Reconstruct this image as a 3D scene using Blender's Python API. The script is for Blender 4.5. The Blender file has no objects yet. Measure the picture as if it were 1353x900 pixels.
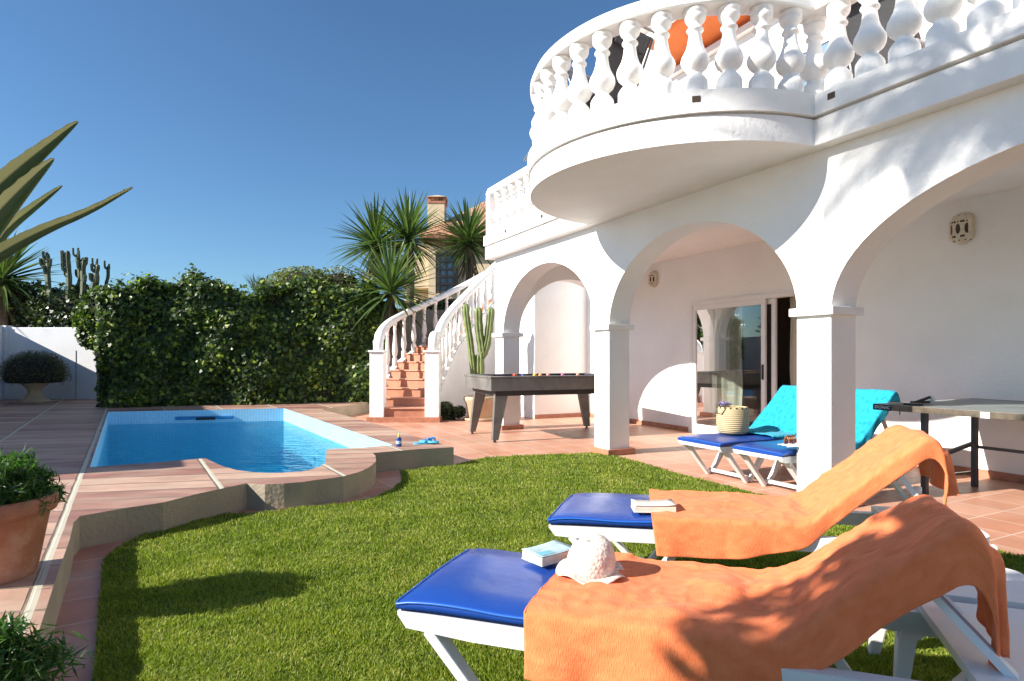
import bpy, bmesh, math, random
import numpy as np
from mathutils import Vector, Matrix, noise as mnoise
random.seed(7); RNG = np.random.default_rng(11)
R = math.radians
scene = bpy.context.scene
C = scene.collection

# ------------------------------------------------------------ camera
F, CX, HY, H = 796.0, 676.5, 471.9, 1.15
cd = bpy.data.cameras.new('camera'); cam = bpy.data.objects.new('camera', cd); C.objects.link(cam)
cam.location = (0, 0, H); cam.rotation_euler = (R(90), 0, 0)
cd.sensor_width = 36; cd.lens = F/1353*36; cd.shift_y = (HY-450)/1353
cd.clip_start = .05; cd.clip_end = 2000
scene.camera = cam
# ------------------------------------------------------------ sky and sun
TOSUN = Vector((-.94, -.342, .58)).normalized()
w = bpy.data.worlds.new('World'); scene.world = w; w.use_nodes = True
nt = w.node_tree; bg = nt.nodes['Background']
sky = nt.nodes.new('ShaderNodeTexSky'); sky.sky_type = 'NISHITA'; sky.sun_disc = False
sky.sun_elevation = math.asin(TOSUN.z); sky.sun_rotation = math.atan2(TOSUN.x, TOSUN.y)
sky.altitude = 0; sky.air_density = 1.0; sky.dust_density = .35; sky.ozone_density = 3.5
tint = nt.nodes.new('ShaderNodeMixRGB'); tint.blend_type = 'MULTIPLY'; tint.inputs[0].default_value = 1; tint.inputs[2].default_value = (.56, .73, .83, 1)
nt.links.new(sky.outputs[0], tint.inputs[1]); nt.links.new(tint.outputs[0], bg.inputs[0]); bg.inputs[1].default_value = .088
sl = bpy.data.lights.new('sun', 'SUN'); so = bpy.data.objects.new('sun', sl); C.objects.link(so)
sl.energy = 5.0; sl.angle = R(.55); sl.color = (1, .93, .83)
so.rotation_euler = TOSUN.to_track_quat('Z', 'Y').to_euler()
vs = scene.view_settings; vs.view_transform = 'Standard'; vs.look = 'None'; vs.gamma = 1; vs.exposure = 1.04
scene.cycles.max_bounces = 8; scene.cycles.transparent_max_bounces = 24
scene.cycles.sample_clamp_indirect = 6

# ------------------------------------------------------------ helpers
def U(x, y, z=0.0):
    Y = F*(H-z)/(y-HY); return ((x-CX)/F*Y, Y)
def U3(x, y, z=0.0):
    a = U(x, y, z); return (a[0], a[1], z)
class MB:
    def __init__(s): s.v = []; s.f = []; s.sm = []; s.uv = None
    def add(s, v, f, smooth=False):
        o = len(s.v); s.v += [tuple(p) for p in v]; s.f += [tuple(i+o for i in q) for q in f]; s.sm += [smooth]*len(f)
    def box(s, c, d, rz=0, M=None):
        x, y, z = d[0]/2, d[1]/2, d[2]/2
        vs_ = [(-x,-y,-z),(x,-y,-z),(x,y,-z),(-x,y,-z),(-x,-y,z),(x,-y,z),(x,y,z),(-x,y,z)]
        m = Matrix.Translation(c) @ Matrix.Rotation(rz, 4, 'Z')
        if M is not None: m = m @ M
        s.add([m @ Vector(p) for p in vs_], [(0,3,2,1),(4,5,6,7),(0,1,5,4),(1,2,6,5),(2,3,7,6),(3,0,4,7)])
    def bb(s, x0, x1, y0, y1, z0, z1): s.box(((x0+x1)/2, (y0+y1)/2, (z0+z1)/2), (x1-x0, y1-y0, z1-z0))
    def bar(s, a, b, wd, ht=None, up=(0,0,1), w2=None, h2=None):
        a, b = Vector(a), Vector(b); ht = ht or wd; w2 = w2 or wd; h2 = h2 or ht
        d = (b-a).normalized(); r = d.cross(Vector(up))
        if r.length < 1e-4: r = d.cross(Vector((0,1,0)))
        r.normalize(); u = r.cross(d)
        v = []
        for p, ww, hh in ((a, wd, ht), (b, w2, h2)):
            v += [p-r*ww/2-u*hh/2, p+r*ww/2-u*hh/2, p+r*ww/2+u*hh/2, p-r*ww/2+u*hh/2]
        s.add(v, [(0,3,2,1),(4,5,6,7),(0,1,5,4),(1,2,6,5),(2,3,7,6),(3,0,4,7)])
    def tube(s, pts, rad, n=8, caps=True, smooth=True):
        pts = [Vector(p) for p in pts]
        if not hasattr(rad, '__len__'): rad = [rad]*len(pts)
        rings = []; ref = None
        for i, p in enumerate(pts):
            d = (pts[min(i+1, len(pts)-1)]-pts[max(i-1, 0)]).normalized()
            if ref is None: ref = d.orthogonal().normalized()
            ref = (ref-d*ref.dot(d)).normalized(); b = d.cross(ref)
            rings.append([p+(ref*math.cos(2*math.pi*k/n)+b*math.sin(2*math.pi*k/n))*rad[i] for k in range(n)])
        v = [q for r in rings for q in r]; f = []
        for i in range(len(rings)-1):
            for k in range(n): f.append((i*n+k, i*n+(k+1) % n, (i+1)*n+(k+1) % n, (i+1)*n+k))
        s.add(v, f, smooth)
        if caps:
            s.add(rings[0], [tuple(reversed(range(n)))]); s.add(rings[-1], [tuple(range(n))])
    def lathe(s, prof, n=20, c=(0,0,0), smooth=True, caps=True, M=None, sx=1, sy=1):
        v = []; f = []
        for r, z in prof:
            for k in range(n):
                a = 2*math.pi*k/n; p = Vector((r*math.cos(a)*sx, r*math.sin(a)*sy, z))
                if M is not None: p = M @ p
                v.append((p.x+c[0], p.y+c[1], p.z+c[2]))
        for i in range(len(prof)-1):
            for k in range(n): f.append((i*n+k, i*n+(k+1) % n, (i+1)*n+(k+1) % n, (i+1)*n+k))
        s.add(v, f, smooth)
        if caps:
            s.add(v[:n], [tuple(reversed(range(n)))]); s.add(v[-n:], [tuple(range(n))])
    def prism(s, poly, fn0, fn1, smooth_deg=25):
        """poly: list of 2D points (ccw), fn0/fn1 map 2D->3D for the two caps"""
        n = len(poly); A = [fn0(p) for p in poly]; B = [fn1(p) for p in poly]
        s.add(A, [tuple(reversed(range(n)))]); s.add(B, [tuple(range(n))])
        # side strips, split at corners
        def ang(i):
            a = Vector(poly[i])-Vector(poly[i-1]); b = Vector(poly[(i+1) % n])-Vector(poly[i])
            if a.length < 1e-7 or b.length < 1e-7: return 0
            return abs(a.angle(b))
        corner = [ang(i) > R(smooth_deg) for i in range(n)]
        st = next((i for i in range(n) if corner[i]), 0)
        i = st; done = 0
        while done < n:
            run = [i % n]
            while True:
                i += 1; done += 1; run.append(i % n)
                if corner[i % n] or done >= n: break
            v = []; f = []
            for q in run: v += [A[q], B[q]]
            for k in range(len(run)-1): f.append((2*k, 2*k+2, 2*k+3, 2*k+1))
            s.add(v, f, len(run) > 2)
    def grid(s, P, smooth=True, flip=False):
        nu = len(P); nv = len(P[0]); v = [p for row in P for p in row]; f = []
        for i in range(nu-1):
            for j in range(nv-1):
                q = (i*nv+j, (i+1)*nv+j, (i+1)*nv+j+1, i*nv+j+1); f.append(tuple(reversed(q)) if flip else q)
        s.add(v, f, smooth)
def setp(o, label=None, cat=None, group=None, kind=None):
    if label: o['label'] = label
    if cat: o['category'] = cat
    if group: o['group'] = group
    if kind: o['kind'] = kind
    return o
def obj(name, mb, mat, parent=None, bevel=0, solid=0, sub=0, fixn=False, **k):
    me = bpy.data.meshes.new(name); me.from_pydata(mb.v, [], mb.f); me.update()
    if any(mb.sm): me.polygons.foreach_set('use_smooth', mb.sm)
    if fixn:
        b = bmesh.new(); b.from_mesh(me); bmesh.ops.recalc_face_normals(b, faces=b.faces); b.to_mesh(me); b.free()
    for m in (mat if isinstance(mat, (list, tuple)) else [mat]): me.materials.append(m)
    o = bpy.data.objects.new(name, me); C.objects.link(o)
    if parent: o.parent = parent
    if solid:
        m = o.modifiers.new('solid', 'SOLIDIFY'); m.thickness = solid; m.offset = 1
    if bevel:
        m = o.modifiers.new('bev', 'BEVEL'); m.width = bevel; m.segments = 2; m.limit_method = 'ANGLE'; m.angle_limit = R(40)
    if sub:
        m = o.modifiers.new('sub', 'SUBSURF'); m.levels = m.render_levels = sub
    return setp(o, **k)
def thing(name, label, cat, loc=(0,0,0), rz=0, group=None):
    o = bpy.data.objects.new(name, None); C.objects.link(o); o.location = loc; o.rotation_euler = (0, 0, rz); o.empty_display_size = .2
    return setp(o, label, cat, group)
def kids(o): return [c for c in C.objects if c.parent == o]
def copy_tree(o, parent=None, **k):
    c = o.copy(); C.objects.link(c); c.parent = parent
    for ch in kids(o): copy_tree(ch, c)
    return setp(c, **k)
def npmesh(name, V, Fc, mat, parent=None, smooth=False, **k):
    """V (n,3) array, Fc (m,k) array of equal-size faces"""
    me = bpy.data.meshes.new(name); V = np.ascontiguousarray(V, dtype=np.float32); m, kk = Fc.shape
    me.vertices.add(len(V)); me.vertices.foreach_set('co', V.ravel())
    me.loops.add(m*kk); me.loops.foreach_set('vertex_index', Fc.astype(np.int32).ravel())
    me.polygons.add(m); me.polygons.foreach_set('loop_start', np.arange(0, m*kk, kk, dtype=np.int32))
    me.polygons.foreach_set('loop_total', np.full(m, kk, dtype=np.int32))
    if smooth: me.polygons.foreach_set('use_smooth', np.ones(m, dtype=bool))
    me.update(); me.validate(); me.materials.append(mat)
    o = bpy.data.objects.new(name, me); C.objects.link(o); o.parent = parent
    return setp(o, **k)
# ------------------------------------------------------------ materials
def newmat(name):
    m = bpy.data.materials.new(name); m.use_nodes = True; n = m.node_tree
    return m, n, n.nodes['Principled BSDF'], n.links
def N(n, t, **k):
    x = n.nodes.new(t)
    for a, b in k.items():
        if hasattr(x, a): setattr(x, a, b)
    return x
def plain(name, col, rough=.6, var=.12, scale=8, bump=0, bscale=60, metal=0, spec=.5, detail=4, coords='Object', dirt=0, dirtcol=(.3,.25,.2), dscale=1.5, sheen=0):
    m, n, b, L = newmat(name)
    tc = N(n, 'ShaderNodeTexCoord'); src = tc.outputs[coords]
    b.inputs['Roughness'].default_value = rough; b.inputs['Metallic'].default_value = metal; b.inputs['Specular IOR Level'].default_value = spec
    if sheen: b.inputs['Sheen Weight'].default_value = sheen; b.inputs['Sheen Roughness'].default_value = .6
    nz = N(n, 'ShaderNodeTexNoise'); nz.inputs['Scale'].default_value = scale; nz.inputs['Detail'].default_value = detail; L.new(src, nz.inputs['Vector'])
    cr = N(n, 'ShaderNodeValToRGB'); cr.color_ramp.elements[0].position = .3; cr.color_ramp.elements[1].position = .7
    cr.color_ramp.elements[0].color = (*[c*(1-var) for c in col], 1); cr.color_ramp.elements[1].color = (*[min(1, c*(1+var)) for c in col], 1)
    L.new(nz.outputs['Fac'], cr.inputs['Fac']); out = cr.outputs['Color']
    if dirt:
        dz = N(n, 'ShaderNodeTexNoise'); dz.inputs['Scale'].default_value = dscale; dz.inputs['Detail'].default_value = 8; dz.inputs['Roughness'].default_value = .65; L.new(src, dz.inputs['Vector'])
        dr = N(n, 'ShaderNodeValToRGB'); dr.color_ramp.elements[0].position = .5; dr.color_ramp.elements[1].position = .75
        dr.color_ramp.elements[1].color = (dirt, dirt, dirt, 1); L.new(dz.outputs['Fac'], dr.inputs['Fac'])
        mx = N(n, 'ShaderNodeMixRGB'); L.new(dr.outputs['Color'], mx.inputs['Fac']); L.new(out, mx.inputs['Color1']); mx.inputs['Color2'].default_value = (*dirtcol, 1); out = mx.outputs['Color']
    L.new(out, b.inputs['Base Color'])
    if bump:
        bz = N(n, 'ShaderNodeTexNoise'); bz.inputs['Scale'].default_value = bscale; bz.inputs['Detail'].default_value = 5; L.new(src, bz.inputs['Vector'])
        bp = N(n, 'ShaderNodeBump'); bp.inputs['Strength'].default_value = bump; bp.inputs['Distance'].default_value = .01
        L.new(bz.outputs['Fac'], bp.inputs['Height']); L.new(bp.outputs['Normal'], b.inputs['Normal'])
    return m
def tiles(name, c1, c2, mortar, bw, bh, rot=0, offset=0, msize=.008, rough=.45, coords='Object', var=.25, stain=.35, staincol=(.5,.42,.36), streak=1, bump=.5, sc2=2.2, joint=None):
    m, n, b, L = newmat(name)
    tc = N(n, 'ShaderNodeTexCoord'); mp = N(n, 'ShaderNodeMapping'); mp.inputs['Rotation'].default_value = (0, 0, rot); L.new(tc.outputs[coords], mp.inputs['Vector'])
    br = N(n, 'ShaderNodeTexBrick'); br.offset = offset; br.squash = 1
    br.inputs['Scale'].default_value = 1; br.inputs['Brick Width'].default_value = bw; br.inputs['Row Height'].default_value = bh
    br.inputs['Mortar Size'].default_value = msize; br.inputs['Mortar Smooth'].default_value = .3; br.inputs['Bias'].default_value = 0
    br.inputs['Color1'].default_value = (*c1, 1); br.inputs['Color2'].default_value = (*c2, 1); br.inputs['Mortar'].default_value = (*mortar, 1)
    # slight wobble of the joints
    wz = N(n, 'ShaderNodeTexNoise'); wz.inputs['Scale'].default_value = 3; L.new(mp.outputs[0], wz.inputs['Vector'])
    wa = N(n, 'ShaderNodeVectorMath', operation='MULTIPLY_ADD'); wa.inputs[1].default_value = (.012, .012, 0); L.new(wz.outputs['Color'], wa.inputs[0]); L.new(mp.outputs[0], wa.inputs[2])
    L.new(wa.outputs[0], br.inputs['Vector'])
    nz = N(n, 'ShaderNodeTexNoise'); nz.inputs['Scale'].default_value = sc2; nz.inputs['Detail'].default_value = 9; nz.inputs['Roughness'].default_value = .7
    mp2 = N(n, 'ShaderNodeMapping'); mp2.inputs['Scale'].default_value = (1, streak, 1); L.new(mp.outputs[0], mp2.inputs['Vector']); L.new(mp2.outputs[0], nz.inputs['Vector'])
    cr = N(n, 'ShaderNodeValToRGB'); cr.color_ramp.elements[0].position = .25; cr.color_ramp.elements[1].position = .75
    cr.color_ramp.elements[0].color = (1-var, 1-var, 1-var, 1); cr.color_ramp.elements[1].color = (1+var, 1+var, 1+var, 1); L.new(nz.outputs['Fac'], cr.inputs['Fac'])
    mu = N(n, 'ShaderNodeMixRGB', blend_type='MULTIPLY'); mu.inputs['Fac'].default_value = 1; L.new(br.outputs['Color'], mu.inputs['Color1']); L.new(cr.outputs['Color'], mu.inputs['Color2'])
    sz = N(n, 'ShaderNodeTexNoise'); sz.inputs['Scale'].default_value = sc2*.6; sz.inputs['Detail'].default_value = 6; L.new(mp2.outputs[0], sz.inputs['Vector'])
    sr = N(n, 'ShaderNodeValToRGB'); sr.color_ramp.elements[0].position = .48; sr.color_ramp.elements[1].position = .72; sr.color_ramp.elements[1].color = (stain, stain, stain, 1); L.new(sz.outputs['Fac'], sr.inputs['Fac'])
    mx = N(n, 'ShaderNodeMixRGB'); L.new(sr.outputs['Color'], mx.inputs['Fac']); L.new(mu.outputs['Color'], mx.inputs['Color1']); mx.inputs['Color2'].default_value = (*staincol, 1)
    L.new(mx.outputs['Color'], b.inputs['Base Color'])
    rr = N(n, 'ShaderNodeMapRange'); rr.inputs['To Min'].default_value = rough-.12; rr.inputs['To Max'].default_value = rough+.2; L.new(nz.outputs['Fac'], rr.inputs['Value']); L.new(rr.outputs[0], b.inputs['Roughness'])
    if joint:
        sx = N(n, 'ShaderNodeSeparateXYZ'); L.new(wa.outputs[0], sx.inputs[0]); dv = N(n, 'ShaderNodeMath', operation='DIVIDE'); dv.inputs[1].default_value = bh; L.new(sx.outputs[1], dv.inputs[0])
        fx = N(n, 'ShaderNodeMath', operation='FRACT'); L.new(dv.outputs[0], fx.inputs[0]); lt = N(n, 'ShaderNodeMath', operation='LESS_THAN'); lt.inputs[1].default_value = .035; L.new(fx.outputs[0], lt.inputs[0])
        mj = N(n, 'ShaderNodeMixRGB'); L.new(lt.outputs[0], mj.inputs['Fac']); L.new(mx.outputs['Color'], mj.inputs['Color1']); mj.inputs['Color2'].default_value = (*joint, 1); L.new(mj.outputs['Color'], b.inputs['Base Color'])
    ad = N(n, 'ShaderNodeMath', operation='MULTIPLY_ADD'); ad.inputs[1].default_value = -1.0; L.new(br.outputs['Fac'], ad.inputs[0]); L.new(nz.outputs['Fac'], ad.inputs[2])
    bp = N(n, 'ShaderNodeBump'); bp.inputs['Strength'].default_value = bump; bp.inputs['Distance'].default_value = .005; L.new(ad.outputs[0], bp.inputs['Height']); L.new(bp.outputs['Normal'], b.inputs['Normal'])
    return m
def leafmat(name, stops, rough=.45, trans=.35, spec=.5, patch=0, pscale=3):
    m, n, b, L = newmat(name)
    g = N(n, 'ShaderNodeNewGeometry'); cr = N(n, 'ShaderNodeValToRGB'); el = cr.color_ramp.elements
    while len(el) < len(stops): el.new(.5)
    for e, (p, c) in zip(el, stops): e.position = p; e.color = (*c, 1)
    if patch:
        tc = N(n, 'ShaderNodeTexCoord'); pz = N(n, 'ShaderNodeTexNoise'); pz.inputs['Scale'].default_value = pscale; pz.inputs['Detail'].default_value = 4; L.new(tc.outputs['Object'], pz.inputs['Vector'])
        p1 = N(n, 'ShaderNodeMath', operation='MULTIPLY_ADD'); p1.inputs[1].default_value = patch; p1.inputs[2].default_value = -patch*.5; L.new(pz.outputs['Fac'], p1.inputs[0])
        p2 = N(n, 'ShaderNodeMath', operation='ADD', use_clamp=True); L.new(g.outputs['Random Per Island'], p2.inputs[0]); L.new(p1.outputs[0], p2.inputs[1]); L.new(p2.outputs[0], cr.inputs['Fac'])
    else: L.new(g.outputs['Random Per Island'], cr.inputs['Fac'])
    L.new(cr.outputs['Color'], b.inputs['Base Color'])
    b.inputs['Roughness'].default_value = rough; b.inputs['Specular IOR Level'].default_value = spec
    tr = N(n, 'ShaderNodeBsdfTranslucent'); br2 = N(n, 'ShaderNodeMixRGB', blend_type='MULTIPLY'); br2.inputs['Fac'].default_value = 1
    L.new(cr.outputs['Color'], br2.inputs['Color1']); br2.inputs['Color2'].default_value = (1.5, 1.7, .7, 1); L.new(br2.outputs['Color'], tr.inputs['Color'])
    mx = N(n, 'ShaderNodeMixShader'); mx.inputs[0].default_value = trans
    L.new(b.outputs[0], mx.inputs[1]); L.new(tr.outputs[0], mx.inputs[2]); L.new(mx.outputs[0], n.nodes['Material Output'].inputs['Surface'])
    return m
TH = .4742; D1 = Vector((-math.sin(TH), math.cos(TH))); D2 = Vector((math.cos(TH), math.sin(TH))); P0 = Vector((2.4123, 4.5537))
def W(s, t): q = P0+D1*s+D2*t; return (q.x, q.y)
M = {}
M['stucco'] = plain('white_stucco', (.87,.865,.855), .75, .03, 2, .5, 28, dirt=.15, dirtcol=(.55,.52,.47), dscale=1.1)
M['trim'] = plain('white_painted_trim', (.86,.85,.83), .65, .03, 6, .25, 70, dirt=.16, dirtcol=(.5,.46,.4), dscale=2.5)
M['garden_wall'] = plain('whitewashed_garden_wall', (.83,.84,.86), .8, .04, 2, .4, 30, dirt=.15, dirtcol=(.45,.46,.48), dscale=1.2)
M['terrace'] = tiles('terracotta_floor_tiles', (.47,.215,.135), (.55,.29,.195), (.62,.47,.37), .333, .333, -TH, 0, .007, .42, var=.16, stain=.4, staincol=(.60,.44,.34), sc2=1.7)
M['skirt'] = plain('terracotta_skirting', (.42,.18,.11), .5, .18, 12, .2, 40)
M['strip'] = tiles('terracotta_edge_tiles', (.42,.17,.12), (.50,.26,.19), (.52,.42,.34), .32, .32, -R(32), 0, .006, .5, var=.25, sc2=4)
M['deck'] = tiles('pool_deck_stone', (.25,.11,.085), (.50,.33,.245), (.16,.12,.09), .29, .95, 0, 0, .013, .55, coords='UV', var=.35, stain=.6, staincol=(.50,.40,.30), streak=.4, sc2=5.5, bump=.8, joint=(.50,.47,.38))
M['render'] = plain('sand_cement_render', (.36,.30,.225), .9, .12, 4, .8, 35, dirt=.5, dirtcol=(.24,.20,.15), dscale=2)
M['pooltile'] = tiles('pale_blue_pool_mosaic', (.24,.64,.93), (.30,.70,.95), (.55,.78,.9), .05, .05, 0, 0, .004, .3, coords='UV', var=.06, stain=.1, staincol=(.6,.75,.8), bump=.2)
M['poolfloor'] = plain('blue_pool_lining', (.025,.72,1.0), .5, .1, 1.2)
M['wood_dark'] = plain('grey_stained_wood', (.15,.145,.135), .38, .3, 5, .1, 50)
M['black'] = plain('black_paint', (.015,.015,.017), .45, .2, 9)
M['felt'] = plain('navy_felt', (.012,.02,.06), .95, .2, 40)
M['plastic'] = plain('white_resin', (.72,.72,.73), .35, .03, 5, dirt=.08, dirtcol=(.5,.48,.45), dscale=6)
M['frame'] = plain('white_lacquered_aluminium', (.78,.78,.77), .3, .02, 5)
M['brown'] = plain('dark_brown', (.06,.035,.02), .6, .2, 20)
M['soil'] = plain('dark_soil', (.05,.035,.025), .95, .4, 20, .8, 60)
M['steel'] = plain('dark_steel', (.07,.075,.09), .4, .15, 12, metal=.4)

# ------------------------------------------------------------ ground, terrace, lawn
def flat(name, poly, z, mat, kind='structure', skirt=None, uvf=None, hole=None, skirtmat=None, parent=None, **k):
    bm = bmesh.new(); loops = []
    for lp in [poly]+([hole] if hole else []):
        vv = [bm.verts.new((p[0], p[1], z)) for p in lp]; ee = [bm.edges.new((vv[i], vv[(i+1) % len(vv)])) for i in range(len(vv))]; loops.append((vv, ee))
    bmesh.ops.triangle_fill(bm, use_beauty=True, use_dissolve=False, edges=[e for l in loops for e in l[1]], normal=(0,0,1))
    for f in bm.faces:
        if f.normal.z < 0: f.normal_flip()
    if skirt is not None:
        for vv, ee in loops[:1]:
            lo = [bm.verts.new((v.co.x, v.co.y, skirt)) for v in vv]; up = [bm.verts.new(v.co) for v in vv]; n = len(vv)
            for i in range(n):
                f = bm.faces.new((lo[i], lo[(i+1) % n], up[(i+1) % n], up[i])); f.material_index = 1
    me = bpy.data.meshes.new(name); 
    if uvf:
        ul = bm.loops.layers.uv.new('UVMap')
        for f in bm.faces:
            for l in f.loops: l[ul].uv = uvf(l.vert.co)
    bm.to_mesh(me); bm.free(); me.materials.append(mat); me.materials.append(skirtmat or mat)
    o = bpy.data.objects.new(name, me); C.objects.link(o); o.parent = parent
    return setp(o, kind=kind if not parent else None, **k)
# pool outlines, top of the raised coping at z = .2
ZC = .2
def up(l, z=ZC): return [U(x, y, z) for x, y in l]
front_out = up([(105,682),(167,671),(215.5,664),(260,652.7),(326,638.5),(350,640),(375.5,638.8),(400,636.9),(418,634),(437,631.8),(453.5,629.5),(475,623.4),(485,619),(491,615),(497,609),(496,602),(492.5,598.6),(553,593.4),(599.4,591)])
right_out = up([(553,578),(522.7,567.2),(484,556.5),(455,548.7),(425,541)])
inner = up([(118.5,617.5),(160,614.3),(200,611.5),(240,608),(271.5,605.5),(280,609.5),(293,615.6),(312,621),(333.7,623.8),(352,624.8),(371,624.8),(400,622.8),(414,619.5),(424,615.5),(430,611.5),(431.5,594.5),(434.6,593.4),(474.8,591.6),(519.7,588),(375,539.5),(143,544)])
hedge_base_r = U(478,531,ZC); hedge_base_l = U(145,537.5,ZC)
deck_edge = up([(102,686),(97.3,690),(92,713),(75.5,760),(64,795)])
a, b = Vector(deck_edge[-2]), Vector(deck_edge[-1]); dn = (b-a).normalized(); deck_edge += [tuple(b+dn*1.0), tuple(b+dn*6)]
back_l = U(144.4,527,ZC)
outer = list(reversed(deck_edge)) + front_out + right_out + [(-2.9, 13.2), (-3.2, 15.2), (-9.2, 14.6), (-16, 14.6), (-16, -5)]
e1 = Vector((-.539, .842)); e2 = Vector((math.cos(R(12)), math.sin(R(12)))); det = e1.x*e2.y-e1.y*e2.x
def uvdeck(co):
    x, y = co.x+3.65, co.y-5.2
    return ((x*e2.y-y*e2.x)/det, (e1.x*y-e1.y*x)/det+.05)
flat('pool_deck', outer, ZC, M['deck'], hole=inner, skirt=-.3, uvf=uvdeck, skirtmat=M['render'])
# thin rounded lip of the coping is part of the deck; basin below
mb = MB(); n = len(inner)
bm = bmesh.new(); ul = bm.loops.layers.uv.new('UVMap')
acc = 0
for i in range(n):
    p, q = Vector(inner[i]), Vector(inner[(i+1) % n]); l = (q-p).length
    v = [bm.verts.new((p.x,p.y,-.85)), bm.verts.new((q.x,q.y,-.85)), bm.verts.new((q.x,q.y,ZC-.002)), bm.verts.new((p.x,p.y,ZC-.002))]
    f = bm.faces.new(v)
    for lo, uv in zip(f.loops, ((acc,-1.5),(acc+l,-1.5),(acc+l,ZC),(acc,ZC))): lo[ul].uv = uv
    acc += l
me = bpy.data.meshes.new('pool_basin'); bm.to_mesh(me); bm.free(); me.materials.append(M['pooltile'])
o = bpy.data.objects.new('pool_basin', me); C.objects.link(o); setp(o, kind='structure')
flat('pool_floor', inner, -.85, M['poolfloor'])
# water
m, n_, b_, L = newmat('pool_water')
n_.nodes.remove(b_)
tcw = N(n_, 'ShaderNodeTexCoord'); wv = N(n_, 'ShaderNodeTexNoise'); wv.inputs['Scale'].default_value = 5; wv.inputs['Detail'].default_value = 3; wv.inputs['Distortion'].default_value = .6
mpw = N(n_, 'ShaderNodeMapping'); mpw.inputs['Scale'].default_value = (.8, 1.6, 1); L.new(tcw.outputs['Object'], mpw.inputs[0]); L.new(mpw.outputs[0], wv.inputs['Vector'])
bpw = N(n_, 'ShaderNodeBump'); bpw.inputs['Strength'].default_value = .55; bpw.inputs['Distance'].default_value = .05; L.new(wv.outputs['Fac'], bpw.inputs['Height'])
fr = N(n_, 'ShaderNodeFresnel'); fr.inputs['IOR'].default_value = 1.33; L.new(bpw.outputs[0], fr.inputs['Normal'])
gl = N(n_, 'ShaderNodeBsdfGlossy'); gl.inputs['Roughness'].default_value = .03; L.new(bpw.outputs[0], gl.inputs['Normal'])
rf = N(n_, 'ShaderNodeBsdfRefraction'); rf.inputs['IOR'].default_value = 1.33; rf.inputs['Color'].default_value = (.55,.96,1,1); L.new(bpw.outputs[0], rf.inputs['Normal'])
tp = N(n_, 'ShaderNodeBsdfTransparent'); tp.inputs['Color'].default_value = (.60,.98,1,1)
m1 = N(n_, 'ShaderNodeMixShader'); m1.inputs[0].default_value = .25; L.new(tp.outputs[0], m1.inputs[1]); L.new(rf.outputs[0], m1.inputs[2])
m2 = N(n_, 'ShaderNodeMixShader'); fm = N(n_, 'ShaderNodeMath', operation='MULTIPLY'); fm.inputs[1].default_value = .55; L.new(fr.outputs[0], fm.inputs[0])
L.new(fm.outputs[0], m2.inputs[0]); L.new(m1.outputs[0], m2.inputs[1]); L.new(gl.outputs[0], m2.inputs[2]); L.new(m2.outputs[0], n_.nodes['Material Output'].inputs['Surface'])
M['water'] = m
flat('pool_water', inner, -.03, M['water'])
# ground to the horizon (four sheets around the plot kept below everything)
mb = MB(); mb.add([(-400,-400,-.45),(400,-400,-.45),(400,600,-.45),(-400,600,-.45)], [(0,1,2,3)])
# hole is not needed: the basin is opaque and reaches -1.5, so cut the ground around the plot
g = MB()
for x0, x1, y0, y1 in ((-400,-16.2,-400,600),(15,400,-400,600),(-16.2,15,-400,-5.5),(-16.2,15,15.3,600)):
    g.add([(x0,y0,-.02),(x1,y0,-.02),(x1,y1,-.02),(x0,y1,-.02)], [(0,1,2,3)])
M['dirt'] = plain('dry_earth', (.23,.18,.11), .95, .3, .3, .5, 3)
obj('ground', g, M['dirt'], kind='structure')
ter = front_out + right_out + [(-2.9,13.2), (-3.2,15.6), (15,15.6), (15,-5.6), (3.5,-5.6)] + [tuple(Vector(deck_edge[-1])+Vector((.0,0)))] + list(reversed(deck_edge[:-1]))
flat('terrace', ter, 0, M['terrace'])
lawn_px = [(137,741),(160,722),(200,704),(250,691),(300,681),(340,680),(400,672),(450,667.5),(495,659),(520,647),(531,636),(529,624.5),(560,620),(600,615.5),(640,606),(700,602.5),(780,599.5),(812,603),(845,612),(900,628),(1040,664)]
lawn = [U(x, y) for x, y in lawn_px] + [(2.92,3.42), (5.2,-.8), (5.2,-4), (-.9,-4), U(118,940), U(124,900), U(131,800)]
# tiled strip between pool wall and lawn
strip = [U(137,741),U(160,722),U(200,704),U(250,691),U(300,681),U(340,680),U(400,672),U(450,667.5),U(495,659),U(520,647),U(531,636),U(529,624.5),U(560,620),U(600,615.5),U(626,609.5)]
pout = [(p[0],p[1]) for p in front_out]
strip2 = strip + list(reversed(pout))+[tuple(p) for p in deck_edge[:-1]]+[tuple(Vector(deck_edge[-2])+Vector((.45,.1)))]+[U(118,940),U(124,900),U(131,800)]
flat('tiled_border', strip2, .004, M['strip'])
M['lawnbase'] = plain('artificial_turf_backing', (.06,.085,.014), .95, .35, 14, .8, 120)
flat('lawn_ground', lawn, .008, M['lawnbase'])
def inpoly(X, Y, poly):
    ins = np.zeros(len(X), bool); j = len(poly)-1
    for i in range(len(poly)):
        xi, yi = poly[i]; xj, yj = poly[j]
        c = ((yi > Y) != (yj > Y)) & (X < (xj-xi)*(Y-yi)/(yj-yi+1e-12)+xi); ins ^= c; j = i
    return ins
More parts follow.
